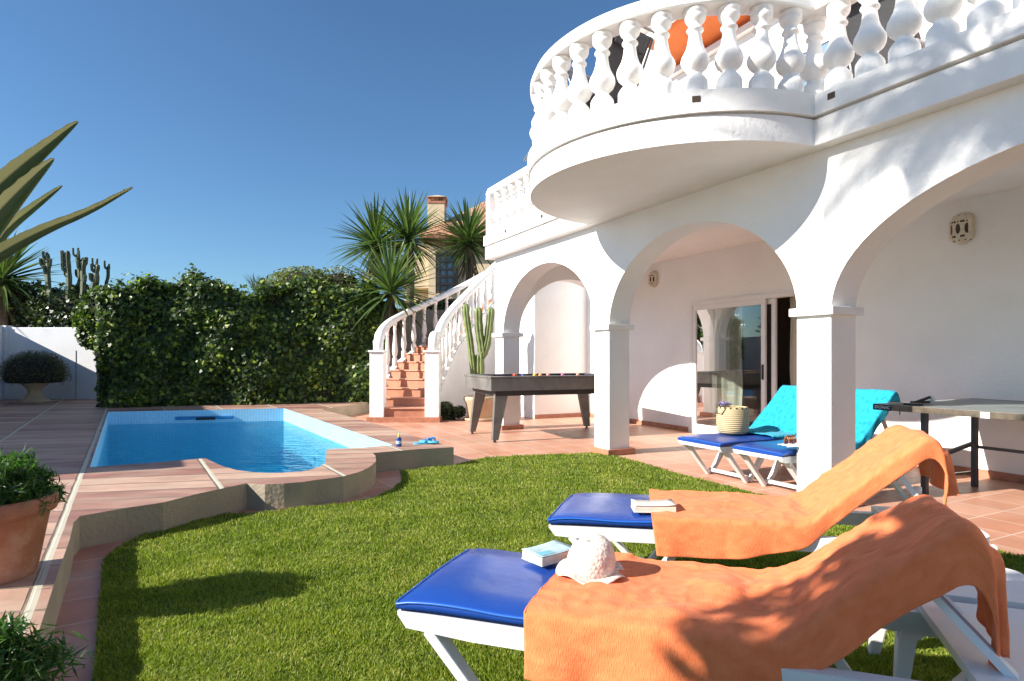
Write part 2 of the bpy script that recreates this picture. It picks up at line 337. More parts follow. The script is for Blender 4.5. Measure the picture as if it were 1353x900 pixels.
def blades(n, ylo, yhi, wdt, hgt):
    Y = ylo*(yhi/ylo)**RNG.random(n)                      # density falls with distance
    X = (RNG.random(n)*2-1)*.9*Y*1.05
    k = inpoly(X, Y, lawn); X = X[k]; Y = Y[k]; n = len(X)
    # uneven clumps
    a = RNG.random(n)*2*np.pi; ln = hgt*(.55+.7*RNG.random(n)); lean = ln*(.25+.75*RNG.random(n)); b = RNG.random(n)*2*np.pi
    b = b*.8+.3*(np.sin(X*9.1+Y*4)+np.cos(Y*11.3-X*3))*2
    pat = np.sin(X*17+np.sin(Y*23)*1.3)*np.sin(Y*19+np.cos(X*13)*1.7); ln = ln*(1+.32*pat)
    wv = wdt*(.7+.6*RNG.random(n))*(.55+Y/3.2); z0 = .008
    dx, dy = np.cos(a)*wv/2, np.sin(a)*wv/2; lx, ly = np.cos(b)*lean, np.sin(b)*lean
    V = np.empty((n, 5, 3))
    V[:,0] = np.c_[X-dx, Y-dy, np.full(n, z0)]; V[:,1] = np.c_[X+dx, Y+dy, np.full(n, z0)]
    V[:,2] = np.c_[X+dx*.8+lx*.35, Y+dy*.8+ly*.35, z0+ln*.6]; V[:,3] = np.c_[X-dx*.8+lx*.35, Y-dy*.8+ly*.35, z0+ln*.6]
    V[:,4] = np.c_[X+lx, Y+ly, z0+ln*.95]
    i = np.arange(n)[:,None]*5
    T = np.concatenate([i+np.array([0,1,2]), i+np.array([0,2,3]), i+np.array([3,2,4])])
    return V.reshape(-1, 3), T
M['grass'] = leafmat('turf_blades', patch=.9, pscale=2.6, stops=[(0,(.09,.14,.014)),(.45,(.18,.25,.022)),(.8,(.29,.34,.045)),(1,(.44,.41,.12))], rough=.55, trans=.35, spec=.3)
V_, T_ = blades(800000, 1.25, 7.2, .0029, .019)
npmesh('grass', V_, T_, M['grass'], kind='stuff')

fa, fb = Vector(inner[-1]), Vector(inner[-2]); fd = (fb-fa).normalized(); fp = fa+fd*((fb-fa).length*.535)
sk = bpy.data.objects.new('pool_skimmer', None); C.objects.link(sk); sk.location = (fp.x, fp.y, .0); sk.rotation_euler = (0, 0, math.atan2(fd.y, fd.x)); setp(sk, 'wide blue skimmer with a dark slot in the far wall of the pool', 'pool skimmer')
mb = MB(); mb.bb(-.48,.48,-.03,.0,.03,.09); obj('face_plate', mb, plain('blue_skimmer_plastic', (.03,.22,.50), .4), sk, bevel=.02)
mb = MB(); mb.bb(-.14,.18,-.036,-.03,.02,.07); obj('opening', mb, M['black'], sk)
# ------------------------------------------------------------ the villa (local axes: x = into the house, y = along the facade, z up)
villa = thing('villa', 'white Mediterranean villa with an arcade of arches and a round balustraded balcony', 'house', (P0.x, P0.y, 0), TH)
TW = .293; SP = 1.5; ZK = 2.738; ZL = 2.948; TB = 2.42
def arch(s0, s1, rise, n=40):     # from s0 to s1 over the top
    c = (s0+s1)/2; a_ = (s1-s0)/2
    return [(c-a_*math.cos(math.pi*i/n), SP+rise*math.sin(math.pi*i/n)) for i in range(n+1)]
# front wall outline in (s,z), going ccw
pl = [(-7.5,0)]
arcs = [(-3.35-3.3, -3.65, .93), (-3.35, 0, .93), (.294, 2.795, .955), (3.089, 5.585, .955)]
pl = [(-7.5,0),(-6.65,0)]
for a0, a1, rs in arcs:
    if pl[-1][0] != a0: pl.append((a0, 0))
    pl += arch(a0, a1, rs); pl.append((a1, 0))
pl += [(5.88,0),(5.88,ZK+.05),(-7.5,ZK+.05)]
mb = MB(); mb.prism(pl, lambda p: (TW, p[0], p[1]), lambda p: (0, p[0], p[1]), 12)
obj('arcade_wall', mb, M['stucco'], villa, fixn=True)
# end wall with side arch
c0, c1 = TW, 2.30
pe = [(TW,0)]+[((c0+c1)/2-(c1-c0)/2*math.cos(math.pi*i/32), SP+.95*math.sin(math.pi*i/32)) for i in range(33)]+[(2.30,0),(TB,0),(TB,ZK),(TW,ZK)]
mb = MB(); mb.prism(pe[1:], lambda p: (p[0], 5.6, p[1]), lambda p: (p[0], 5.878, p[1]), 12)
obj('end_wall', mb, M['stucco'], villa, fixn=True)
# pillar capitals and skirtings
oc = .043
for s0, s1 in ((-6.95,-6.65),(-3.65,-3.35),(0,.294),(2.795,3.089),(5.585,5.88)):
    mb = MB(); mb.bb(-oc, TW+oc, s0-oc, s1+oc, 1.472, 1.535)
    obj('pillar_capital', mb, M['trim'], villa, bevel=.004)
    mb = MB(); mb.bb(-.05, TW+.05, s0-.05, s1+.05, 0, .07)
    obj('pillar_skirting', mb, M['skirt'], villa, bevel=.004)
# slab / ceiling
mb = MB(); mb.bb(TW+.001, TB-.001, -7.5, 5.6, 2.70, 2.93); obj('ceiling', mb, M['stucco'], villa)
# cornice bands, straight run
def band(name, s0, s1, t0, z0, z1, mat=M['trim'], bev=.006, tw=.5):
    mb = MB(); mb.bb(t0, tw, s0, s1, z0, z1); return obj(name, mb, mat, villa, bevel=bev)
band('cornice', -7.5, 5.99, -.13, ZK, ZL-.012)
band('cornice_groove', -7.5, 5.97, -.10, ZL-.012, ZL+.006)
band('parapet_curb', -7.5, 6.0, -.155, ZL+.006, 3.115)
mb = MB(); mb.bb(.3, 2.5, -7.5, 5.85, 2.94, 3.0); obj('upper_floor', mb, M['terrace'], villa)
# semicircular balcony
BC, BR = 1.56, 1.52
def half(r, n=56, ext=0): return [(-r*math.sin(math.pi*i/n), BC+r*math.cos(math.pi*i/n)) for i in range(n+1)]
def halfslab(name, r, z0, z1, mat, r_in=None, bev=0):
    mb = MB()
    p = half(r)
    if r_in: p = p+list(reversed(half(r_in)))
    else: p = p+[(.02, BC-r), (.02, BC+r)]
    mb.prism(p, lambda q: (q[0]-.0, q[1], z0), lambda q: (q[0], q[1], z1), 12)
    return obj(name, mb, mat, villa, fixn=True, bevel=bev)
halfslab('balcony_slab', BR, ZK+.003, ZL-.014, M['stucco'])
halfslab('balcony_groove', BR-.03, ZL-.014, ZL+.004, M['trim'])
halfslab('balcony_curb', BR+.025, ZL+.004, 3.118, M['trim'], BR-.26)
halfslab('balcony_floor', BR-.262, ZL+.004, 3.0, M['terrace'])
# moulded hand rail
rail = [(-.09,.0),(.09,0),(.1,.012),(.1,.05),(.085,.06),(.085,.085),(.07,.1),(.07,.118),(.05,.135),(-.05,.135),(-.07,.118),(-.07,.1),(-.085,.085),(-.085,.06),(-.1,.05),(-.1,.012)]
def sweep(path, sec, closed=False, smooth=False):
    mb = MB(); P = [Vector(p) for p in path]; rows = []
    for i, p in enumerate(P):
        d = (P[min(i+1, len(P)-1)]-P[max(i-1, 0)]); d.z = 0; d.normalize(); r = Vector((-d.y, d.x, 0))
        rows.append([p+r*a+Vector((0,0,b)) for a, b in sec])
    k = len(sec)
    for j in range(k):
        v = [];
        for row in rows: v += [row[j], row[(j+1) % k]]
        mb.add(v, [(2*i, 2*i+2, 2*i+3, 2*i+1) for i in range(len(rows)-1)], True)
    mb.add(rows[0], [tuple(range(k))]); mb.add(rows[-1], [tuple(reversed(range(k)))])
    return mb
BRB = 1.42; RZ0 = 3.765
RT = -.03
path = [(RT, -7.5, RZ0), (RT, BC-BRB-.02, RZ0)]
obj('handrail', sweep([(RT,-7.5,RZ0),(RT,-4,RZ0),(RT,-1,RZ0),(RT,BC-BRB+.02,RZ0)], rail), M['trim'], villa, fixn=True)
obj('balcony_handrail', sweep([(-BRB*math.sin(math.pi*i/48), BC-BRB*math.cos(math.pi*i/48), RZ0+.003) for i in range(49)], rail), M['trim'], villa, fixn=True)
obj('handrail', sweep([(RT,BC+BRB-.02,RZ0),(RT,4.2,RZ0),(RT,5.96,RZ0)], rail), M['trim'], villa, fixn=True)
# bottle balusters
prof = [(r*1.07, z) for r, z in [(.086,0),(.088,.012),(.088,.105),(.083,.118),(.07,.14),(.05,.165),(.046,.178),(.056,.186),(.064,.195),(.084,.215),(.096,.245),(.099,.27),(.094,.297),(.08,.325),(.064,.36),(.053,.40),(.046,.45),(.044,.475),(.046,.487),(.058,.494),(.060,.503),(.056,.512),(.046,.52),(.046,.545),(.055,.558),(.068,.572),(.074,.59),(.074,.604),(.068,.609),(.076,.615),(.078,.65)]]
mbb = MB(); mbb.lathe(prof, 22)
bal0 = obj('baluster', mbb, M['trim'], villa); first = True
def baluster(t, s, z=3.115, sc=1, src=bal0):
    global first
    if first: o = src; first = False
    else: o = src.copy(); C.objects.link(o); o.parent = villa
    o.location = (t, s, z); o.rotation_euler = (0, 0, random.random()*.2); o.scale = (sc, sc, 1); return o
for i in range(13): baluster(-.03, -.08-.236*i)
NB = 18
for i in range(NB+1):
    a_ = math.pi*i/NB; baluster(-BRB*math.sin(a_)-.0, BC+BRB*math.cos(a_))
s = 3.08+.14
for i in range(11): baluster(-.03, s+.245*i)
mb = MB(); mb.bb(-.12,.06,5.86,5.98,3.115,3.766); obj('corner_post', mb, M['trim'], villa, bevel=.004)
for s_ in (.96,-.25): # drain holes read as little dark sockets in the curb
    pass
def drain(t, s, dt, ds):
    mb = MB(); mb.bb(t-.002, t+.03, s-.028, s+.028, 3.03, 3.075); return obj('drain_opening', mb, M['brown'], villa)
drain(-.158, -.11, 0, 0); drain(-.158, 4.1, 0, 0); drain(-.158, 5.2, 0, 0)
mb = MB(); a_ = R(40); q = Vector((-(BR+.026)*math.sin(a_), BC-(BR+.026)*math.cos(a_), 3.05)); mb.box(q, (.004,.06,.045), -a_+R(90)); mb2 = mb
obj('drain_opening', mb, M['brown'], villa)
# back wall with door opening (in s,z)
DS0, DS1, DZ = 1.6, 4.0, 1.985
pb = [(-7.5,0),(DS0,0),(DS0,DZ),(DS1,DZ),(DS1,0),(6.82,0),(6.82,2.75),(-7.5,2.75)]
mb = MB(); mb.prism(pb, lambda p: (TB+.22, p[0], p[1]), lambda p: (TB, p[0], p[1])); obj('back_wall', mb, M['stucco'], villa, fixn=True)
for s0, s1 in ((-7.5, DS0-.02), (DS1+.06, 6.82)):
    mb = MB(); mb.bb(TB-.014, TB+.004, s0, s1, 0, .075); obj('skirting', mb, M['skirt'], villa)
# end block of the house (beyond the side arch)
mb = MB(); mb.bb(1.26, 6, 6.82, 9.6, 0, 2.93); obj('rear_wing', mb, M['stucco'], villa, bevel=.006)
mb = MB(); mb.bb(1.26+.0, TB, 6.806, 6.83, 0, .075); obj('skirting', mb, M['skirt'], villa)
# near end wall of the arcade, outside the picture, closes the gallery
mb = MB(); mb.bb(TW, TB, -7.5, -7.3, 0, 2.7); obj('near_end_wall', mb, M['stucco'], villa)
# living room seen through the door
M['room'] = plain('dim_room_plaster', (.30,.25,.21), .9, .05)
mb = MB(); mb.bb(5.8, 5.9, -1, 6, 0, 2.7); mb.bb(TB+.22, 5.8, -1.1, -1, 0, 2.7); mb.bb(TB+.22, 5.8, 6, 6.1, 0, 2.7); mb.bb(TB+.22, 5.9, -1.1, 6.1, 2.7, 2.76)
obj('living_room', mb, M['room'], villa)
# sliding door
M['glass'], n_, b_, L = newmat('window_glass'); n_.nodes.remove(b_)
gl = N(n_, 'ShaderNodeBsdfGlossy'); gl.inputs['Roughness'].default_value = .01; tp = N(n_, 'ShaderNodeBsdfTransparent'); tp.inputs['Color'].default_value = (.82,.87,.86,1)
fr = N(n_, 'ShaderNodeFresnel'); fr.inputs['IOR'].default_value = 1.42; mx = N(n_, 'ShaderNodeMixShader'); L.new(fr.outputs[0], mx.inputs[0]); L.new(tp.outputs[0], mx.inputs[1]); L.new(gl.outputs[0], mx.inputs[2]); L.new(mx.outputs[0], n_.nodes['Material Output'].inputs['Surface'])
mb = MB(); T0 = TB-.03
mb.bb(T0, TB+.09, DS0, DS0+.05, 0, DZ); mb.bb(T0, TB+.09, DS1-.05, DS1, 0, DZ); mb.bb(T0, TB+.09, DS0+.05, DS1-.05, DZ-.06, DZ); mb.bb(T0, TB+.09, DS0+.05, DS1-.05, 0, .03)
door = obj('sliding_door', mb, M['frame'], villa, bevel=.003)
def leaf(s0, s1, t, nm='door_leaf'):
    mb = MB(); w_ = .065
    mb.bb(t, t+.035, s0, s0+w_, .03, DZ-.06); mb.bb(t, t+.035, s1-w_, s1, .03, DZ-.06); mb.bb(t, t+.035, s0+w_, s1-w_, .03, .14); mb.bb(t, t+.035, s0+w_, s1-w_, DZ-.13, DZ-.06)
    o = obj(nm, mb, M['frame'], door, bevel=.003)
    mb = MB(); mb.add([(t+.017, s0+w_, .14), (t+.017, s1-w_, .14), (t+.017, s1-w_, DZ-.13), (t+.017, s0+w_, DZ-.13)], [(0,1,2,3)])
    obj('door_glass', mb, M['glass'], door)
leaf(2.62, 3.95, TB-.02)
leaf(2.50, 3.80, TB+.035)
mb = MB(); mb.bb(TB-.035, TB-.02, 2.64, 2.665, .85, 1.05); obj('door_handle', mb, M['black'], door)
M['curtain'] = plain('beige_curtain', (.55,.50,.42), .9, .08, 3)
def curtain(s0, s1, t, parent, z0=.03, z1=1.95):
    mb = MB(); n = int((s1-s0)/.018); rows = []
    for i in range(n+1):
        s_ = s0+(s1-s0)*i/n; d = .035*math.sin(i*.62)+.015*math.sin(i*1.7+1)
        rows.append([(t+d*(1+.15*math.sin(k)), s_+.01*math.sin(k*2+i*.1), z0+(z1-z0)*k/6) for k in range(7)])
    mb.grid(rows); return obj('curtain', mb, M['curtain'], parent)
curtain(3.3, 3.9, TB+.30, villa); curtain(2.25, 2.5, TB+.30, villa)
# dark sofa inside
sofa = thing('sofa', 'dark sofa inside the room behind the sliding door', 'sofa', (*W(2.2, 4.3), 0), TH)
M['sofa'] = plain('charcoal_fabric', (.03,.03,.035), .9, .2, 12)
mb = MB(); mb.bb(-.4,.4,-1,1,.12,.42); obj('seat', mb, M['sofa'], sofa, bevel=.04)
mb = MB(); mb.bb(.22,.45,-1,1,.42,.85); obj('backrest', mb, M['sofa'], sofa, bevel=.04)
for s_ in (-1.09,1.09):
    mb = MB(); mb.bb(-.4,.45,s_-.09,s_+.09,.1,.6); obj('armrest', mb, M['sofa'], sofa, bevel=.03)
# upper storey
mb = MB(); mb.bb(TB+.05, 6, -7.5, 5.49, 3.0, 6.6); obj('upper_wall', mb, M['stucco'], villa)
mb = MB(); mb.bb(TB-.25, 6.2, -7.6, 5.55, 6.6, 6.72); obj('roof_eave', mb, M['trim'], villa, bevel=.02)
M['bluegl'] = plain('painted_sky_glass', (.16,.25,.34), .08, .15, 1.5, spec=1)  # blue of the reflected sky is put into the pane colour
mb = MB(); z0, z1 = 3.0, 5.0
for s0, s1 in ((.75,1.5),(1.5,2.3)):
    mb.bb(TB-.02, TB+.05, s0, s0+.07, z0, z1); mb.bb(TB-.02, TB+.05, s1-.07, s1, z0, z1); mb.bb(TB-.02, TB+.05, s0+.07, s1-.07, z1-.08, z1); mb.bb(TB-.02, TB+.05, s0+.07, s1-.07, z0, z0+.12)
uw = obj('balcony_door', mb, M['frame'], villa, bevel=.003)
mb = MB()
for s0, s1 in ((.82,1.43),(1.57,2.23)): mb.bb(TB+.0, TB+.02, s0, s1, z0+.12, z1-.08)
obj('pane', mb, M['bluegl'], uw)
M['awning'] = plain('orange_awning_canvas', (.80,.22,.06), .8, .05, 6)
mb = MB(); rows = []
for i in range(13):
    s_ = 2.35+2.05*i/12
    rows.append([(TB+.04-(.70)*k/4, s_, 5.72+.26*k/4+.05*math.sin(math.pi*k/4)+.008*math.sin(s_*14)) for k in range(5)])
mb.grid(rows)
aw = obj('awning', mb, M['awning'], villa, solid=.004)
mb = MB(); mb.bar((TB-.67,2.3,5.98),(TB-.67,4.45,5.98),.06); obj('awning_bar', mb, M['frame'], aw)
mb = MB(); mb.bar((TB-.0,2.25,5.66),(TB-.0,4.5,5.66),.10,.10); obj('awning_box', mb, M['trim'], aw, bevel=.01)

# ------------------------------------------------------------ wall lanterns
M['ceramic'] = plain('cream_glazed_ceramic', (.66,.60,.48), .35, .1, 20)
def lantern(s_, z_, sc, label):
    x, y = W(s_, TB-.001); o = thing('wall_lantern', label, 'wall lamp', (x, y, z_), TH, 'pierced ceramic wall lanterns')
    r = .105*sc; h = .19*sc; mb = MB()
    # half-octagon body, -x is out of the wall
    pts = [(-.0, -r), (-r*.62, -r), (-r, -r*.38), (-r, r*.38), (-r*.62, r), (0, r)]
    pr = [(p[0], p[1]) for p in pts]
    mb.prism(list(reversed(pr)), lambda p: (p[0], p[1], -h/2), lambda p: (p[0], p[1], h/2))
    obj('body', mb, M['ceramic'], o, fixn=True, bevel=.003)
    mb = MB(); n = 12
    rows = []
    for k in range(7):
        ph = math.pi/2*k/6; rr = r*.92*math.cos(ph)+.008
        rows.append([(-rr*math.sin(math.pi*j/n), -rr*math.cos(math.pi*j/n), h/2+r*.75*math.sin(ph)) for j in range(n+1)])
    mb.grid(rows, flip=True); obj('dome', mb, M['ceramic'], o)
    mb = MB(); rows = []
    for k in range(4):
        rr = r*(1-.26*k); rows.append([(-rr*math.sin(math.pi*j/n), -rr*math.cos(math.pi*j/n), -h/2-.02*sc*k) for j in range(n+1)])
    mb.grid(rows); obj('base', mb, M['ceramic'], o)
    mb = MB()
    fs = [((-r*.81, -r*.69), math.atan2(-.62*r, -.38*r)), ((-r, 0), math.pi), ((-r*.81, r*.69), math.atan2(.62*r, -.38*r))]
    for (cx_, cy_), _ in fs:
        nn = Vector((cx_, cy_, 0)).normalized() if cy_ else Vector((-1,0,0)); tt = Vector((-nn.y, nn.x, 0)); c_ = Vector((cx_, cy_, 0))+nn*.0015
        def spot(du, dz, wu, wz):
            k = 10; v = [c_+tt*(du+wu*math.cos(2*math.pi*q/k))+Vector((0,0,dz+wz*math.sin(2*math.pi*q/k))) for q in range(k)]; mb.add(v, [tuple(range(k))])
        spot(-.0, 0, .022*sc, .054*sc)
        for du in (-.03*sc, .03*sc): spot(du, .072*sc, .012*sc, .012*sc); spot(du, -.078*sc, .012*sc, .012*sc)
        spot(0, .072*sc, .007*sc, .009*sc)
    for j in range(5):
        a_ = math.pi*(j+.5)/5; c2 = Vector((-math.sin(a_)*r*.84, -math.cos(a_)*r*.84, h/2+r*.38)); mb.lathe([(.001,-.006),(.008*sc,0),(.001,.006)], 6, c2, caps=False)
        c2 = Vector((-math.sin(a_)*r*.80, -math.cos(a_)*r*.80, -h/2-.022*sc)); mb.lathe([(.001,-.006),(.009*sc,0),(.001,.006)], 6, c2, caps=False)
    obj('pierced_openings', mb, M['brown'], o)
lantern(.288, 2.40, .95, 'large pierced cream ceramic lantern high on the wall above the table tennis table')
lantern(4.83, 2.43, .85, 'small pierced ceramic lantern on the wall left of the sliding glass door')

# ------------------------------------------------------------ garden staircase
st = thing('garden_staircase', 'curved outdoor staircase with terracotta steps and white baluster railings', 'staircase', (-1.9, 10.8, 0))
SB = Vector((-1.9, 10.8, 0))
inn = [(-1.42,10.74),(-1.44,10.95),(-1.44,11.15),(-1.42,11.33),(-1.38,11.5),(-1.32,11.66),(-1.25,11.80),(-1.17,11.92),(-1.07,12.04),(-.96,12.15),(-.84,12.25),(-.71,12.35),(-.57,12.45),(-.42,12.54),(-.27,12.63),(-.12,12.71),(.04,12.79),(.2,12.87),(.36,12.95)]
out = [(-2.40,10.74),(-2.44,11.05),(-2.47,11.35),(-2.48,11.65),(-2.46,11.92),(-2.40,12.18),(-2.30,12.42),(-2.17,12.64),(-2.02,12.84),(-1.85,13.02),(-1.66,13.18),(-1.46,13.33),(-1.25,13.46),(-1.03,13.58),(-.81,13.69),(-.58,13.79),(-.36,13.88),(-.13,13.96),(.1,14.04)]
def _ext(i, k=1.12):
    f = i*k; j = min(int(f), 17); a_, b_ = Vector(out[j]), Vector(out[j+1]); return tuple(a_.lerp(b_, f-j))
out = [_ext(i) for i in range(19)]
RS = .163; ZB = .085
M['step'] = plain('terracotta_stair_tile', (.46,.20,.12), .5, .15, 7, .15, 40, dirt=.3, dirtcol=(.55,.33,.22), dscale=4)
M['nosing'] = plain('worn_terracotta_nosing', (.58,.30,.20), .5, .12, 9)
def loc(p, z): return (p[0]-SB.x, p[1]-SB.y, z)
for i in range(18):
    zt = ZB+RS*(i+1); q = [out[i], inn[i], inn[i+1], out[i+1]]
    q = list(reversed([q[0], q[3], q[2], q[1]]))
    mb = MB(); z0 = max(0, zt-RS*2.2)
    mb.prism([q[0], q[1], q[2], q[3]], lambda p: loc(p, z0), lambda p: loc(p, zt-.022))
    o = obj('step', mb, M['step'], st, fixn=True)
    mb = MB(); a_, b_2 = Vector(out[i]), Vector(inn[i]); c_, d_ = Vector(inn[i+1]), Vector(out[i+1])
    f_ = ((a_+b_2)/2-(c_+d_)/2).normalized()*.025
    mb.prism([tuple(a_+f_), tuple(b_2+f_), tuple(c_), tuple(d_)], lambda p: loc(p, zt-.021), lambda p: loc(p, zt)); obj('tread', mb, M['nosing'], o, fixn=True, bevel=.006)
mb = MB(); mb.prism([(-2.56,10.58),(-1.27,10.58),(-1.27,11.02),(-2.56,11.02)], lambda p: loc(p,0), lambda p: loc(p,ZB)); obj('landing_slab', mb, M['skirt'], st, fixn=True, bevel=.006)
# stringer walls under both railings
def stringer(pts, off, name):
    mb = MB(); rows = []
    k = len(pts)
    A = []; 
    for i in range(k):
        d = Vector(pts[min(i+1,k-1)])-Vector(pts[max(i-1,0)]); d.normalize(); r = Vector((d.y,-d.x))*off
        A.append((Vector(pts[i]), Vector(pts[i])+r, ZB+RS*min(i+.35, 18)+.02))
    for side in (0, 1):
        rows = [[loc(a[side], 0), loc(a[side], a[2])] for a in A]; mb.grid(rows, False, flip=bool(side))
    mb.grid([[loc(a[0], a[2]), loc(a[1], a[2])] for a in A], False)
    mb.add([loc(A[0][0],0),loc(A[0][1],0),loc(A[0][1],A[0][2]),loc(A[0][0],A[0][2])],[(0,1,2,3)])
    mb.add([loc(A[-1][0],0),loc(A[-1][1],0),loc(A[-1][1],A[-1][2]),loc(A[-1][0],A[-1][2])],[(0,1,2,3)])
    return obj(name, mb, M['stucco'], st, fixn=True)
stringer(inn, .13, 'side_wall'); stringer(out, -.13, 'side_wall')
# railings: centre lines
def offs(pts, off):
    r_ = []
    for i in range(len(pts)):
        d = Vector(pts[min(i+1,len(pts)-1)])-Vector(pts[max(i-1,0)]); d.normalize(); r_.append(Vector(pts[i])+Vector((d.y,-d.x))*off)
    return r_
sprof = [(.052,0),(.054,.01),(.054,.085),(.05,.095),(.034,.12),(.032,.135),(.042,.142),(.05,.17),(.058,.21),(.056,.25),(.045,.32),(.034,.42),(.029,.5),(.029,.52),(.037,.53),(.037,.545),(.029,.555),(.029,.58),(.044,.61),(.048,.64),(.05,.66)]
mbs = MB(); mbs.lathe(sprof, 14)
M['tint'] = M['trim']
sb0 = obj('stair_baluster', mbs, M['trim'], st); sbf = True
secr = [(-.085,0),(.085,0),(.09,.02),(.08,.07),(.06,.1),(.03,.115),(-.03,.115),(-.06,.1),(-.08,.07),(-.08,.02)]
def railing(pts, off, newel):
    global sbf
    c = offs(pts, off); N0 = 18
    def zr(i): return ZB+RS*(i+.6)+.70+.33*math.exp(-((max(i,2)-2)/5.5)**2)
    path = [Vector((newel[0]-SB.x, newel[1]-SB.y-.02, 1.27)), Vector((newel[0]-SB.x, newel[1]-SB.y-.01, 1.38)), Vector((newel[0]-SB.x, newel[1]-SB.y+.06, 1.50)), Vector((newel[0]-SB.x, newel[1]-SB.y+.2, 1.575))]
    for i in range(2, N0+1):
        if c[i].y-SB.y > path[3].y+.12 or i > 3: path.append(Vector((c[i].x-SB.x, c[i].y-SB.y, zr(i))))
    P = path
    for _ in range(3):
        Q = [P[0]]
        for i in range(len(P)-1): Q += [P[i]*.75+P[i+1]*.25, P[i]*.25+P[i+1]*.75]
        Q.append(P[-1]); P = Q
    mb = MB(); rings = []
    for i, p in enumerate(P):
        d = (P[min(i+1,len(P)-1)]-P[max(i-1,0)]).normalized(); h_ = P[min(i+14,len(P)-1)]-P[max(i-8,0)]; h_.z = 0; h_.normalize()
        r = Vector((h_.y, -h_.x, 0)); u_ = r.cross(d).normalized(); rings.append([p+r*a+u_*(b-.055) for a, b in secr])
    v = [q for r in rings for q in r]; kk = len(secr)
    mb.add(v, [(i*kk+j, (i+1)*kk+j, (i+1)*kk+(j+1) % kk, i*kk+(j+1) % kk) for i in range(len(rings)-1) for j in range(kk)], True)
    mb.add(rings[0], [tuple(range(kk))]); mb.add(rings[-1], [tuple(range(kk))])
    obj('stair_handrail', mb, M['trim'], st, fixn=True)
    for i in range(1, N0):
        z0 = ZB+RS*(i+.35)+.02 ; p = c[i]
        if sbf: o = sb0; sbf = False
        else: o = sb0.copy(); C.objects.link(o); o.parent = st
        top = zr(i)-.05 if i > 1 else 1.45
        o.location = (p.x-SB.x, p.y-SB.y, z0); o.scale = (1, 1, max(.4, (top-z0)/.66))
nw = [(-1.42,10.80),(-2.40,10.80)]
railing(inn, .065, (nw[0][0], nw[0][1])); railing(out, -.065, (nw[1][0], nw[1][1]))
for x, y in nw:
    mb = MB(); mb.bb(x-SB.x-.125, x-SB.x+.125, y-SB.y-.125, y-SB.y+.125, ZB, 1.235); nn = obj('newel_post', mb, M['stucco'], st, bevel=.005)
    mb = MB(); mb.bb(x-SB.x-.15, x-SB.x+.15, y-SB.y-.15, y-SB.y+.15, 1.235, 1.27); obj('newel_cap', mb, M['trim'], nn, bevel=.006)
# ------------------------------------------------------------ foliage tools
def leafcloud(centers, normals, size, shape='ivy', jitter=.7, tilt=None):
    """centers (n,3), normals (n,3) preferred facing; returns V,F of lobed leaves"""
    n = len(centers)
    nr = normals+RNG.normal(0, jitter, (n,3)); nr /= np.linalg.norm(nr, axis=1)[:,None]+1e-9
    a = RNG.normal(0, 1, (n,3)); u = np.cross(nr, a); u /= np.linalg.norm(u, axis=1)[:,None]+1e-9; v = np.cross(nr, u)
    s = size*(.55+.8*RNG.random(n))[:,None]
    if shape == 'ivy': pts = [(0,-.45,0),(.35,-.4,.0),(.5,.0,.06),(.2,.1,0),(0,.62,.1),(-.2,.1,0),(-.5,0,.06),(-.35,-.4,0)]
    elif shape == 'oval': pts = [(0,-.6,0),(.28,-.1,.05),(.2,.35,.03),(0,.65,0),(-.2,.35,.03),(-.28,-.1,.05)]
    elif shape == 'thin': pts = [(0,-.7,0),(.09,0,.03),(0,.8,0),(-.09,0,.03)]
    k = len(pts); V = np.empty((n, k, 3))
    for i, (x, y, z) in enumerate(pts): V[:,i] = centers+s*(u*x+v*y+nr*z)
    Fc = np.arange(n*k).reshape(n, k)
    return V.reshape(-1,3), Fc
M['ivy'] = leafmat('ivy_leaves', [(0,(.022,.042,.014)),(.45,(.045,.085,.02)),(.78,(.08,.135,.022)),(.90,(.20,.28,.035)),(1,(.34,.42,.06))], .42, .28, .4, patch=.8, pscale=2.2)
M['bushdark'] = leafmat('dark_bush_leaves', [(0,(.018,.032,.012)),(.6,(.045,.075,.025)),(.9,(.09,.13,.04)),(1,(.2,.25,.07))], .4, .25, patch=.5)
M['heather'] = leafmat('heather_sprigs', [(0,(.05,.06,.03)),(.7,(.11,.12,.065)),(1,(.24,.25,.13))], .7, .15)
M['fresh'] = leafmat('fresh_green_leaves', [(0,(.02,.055,.012)),(.6,(.045,.12,.025)),(1,(.10,.20,.04))], .45, .35)
M['olive'] = leafmat('olive_green_leaves', [(0,(.06,.08,.02)),(.6,(.12,.15,.035)),(1,(.22,.24,.07))], .5, .3)
M['yucca'] = leafmat('yucca_leaves', [(0,(.05,.09,.03)),(.6,(.09,.15,.05)),(1,(.20,.27,.09))], .35, .25)
M['deadleaf'] = leafmat('dry_leaves', [(0,(.10,.075,.045)),(1,(.22,.17,.11))], .8, .2)
M['bark'] = plain('grey_brown_bark', (.14,.11,.08), .9, .35, 14, .8, 40)
M['fencecore'] = plain('dark_tangled_stems', (.02,.018,.012), .95, .5, 12, 1, 30)
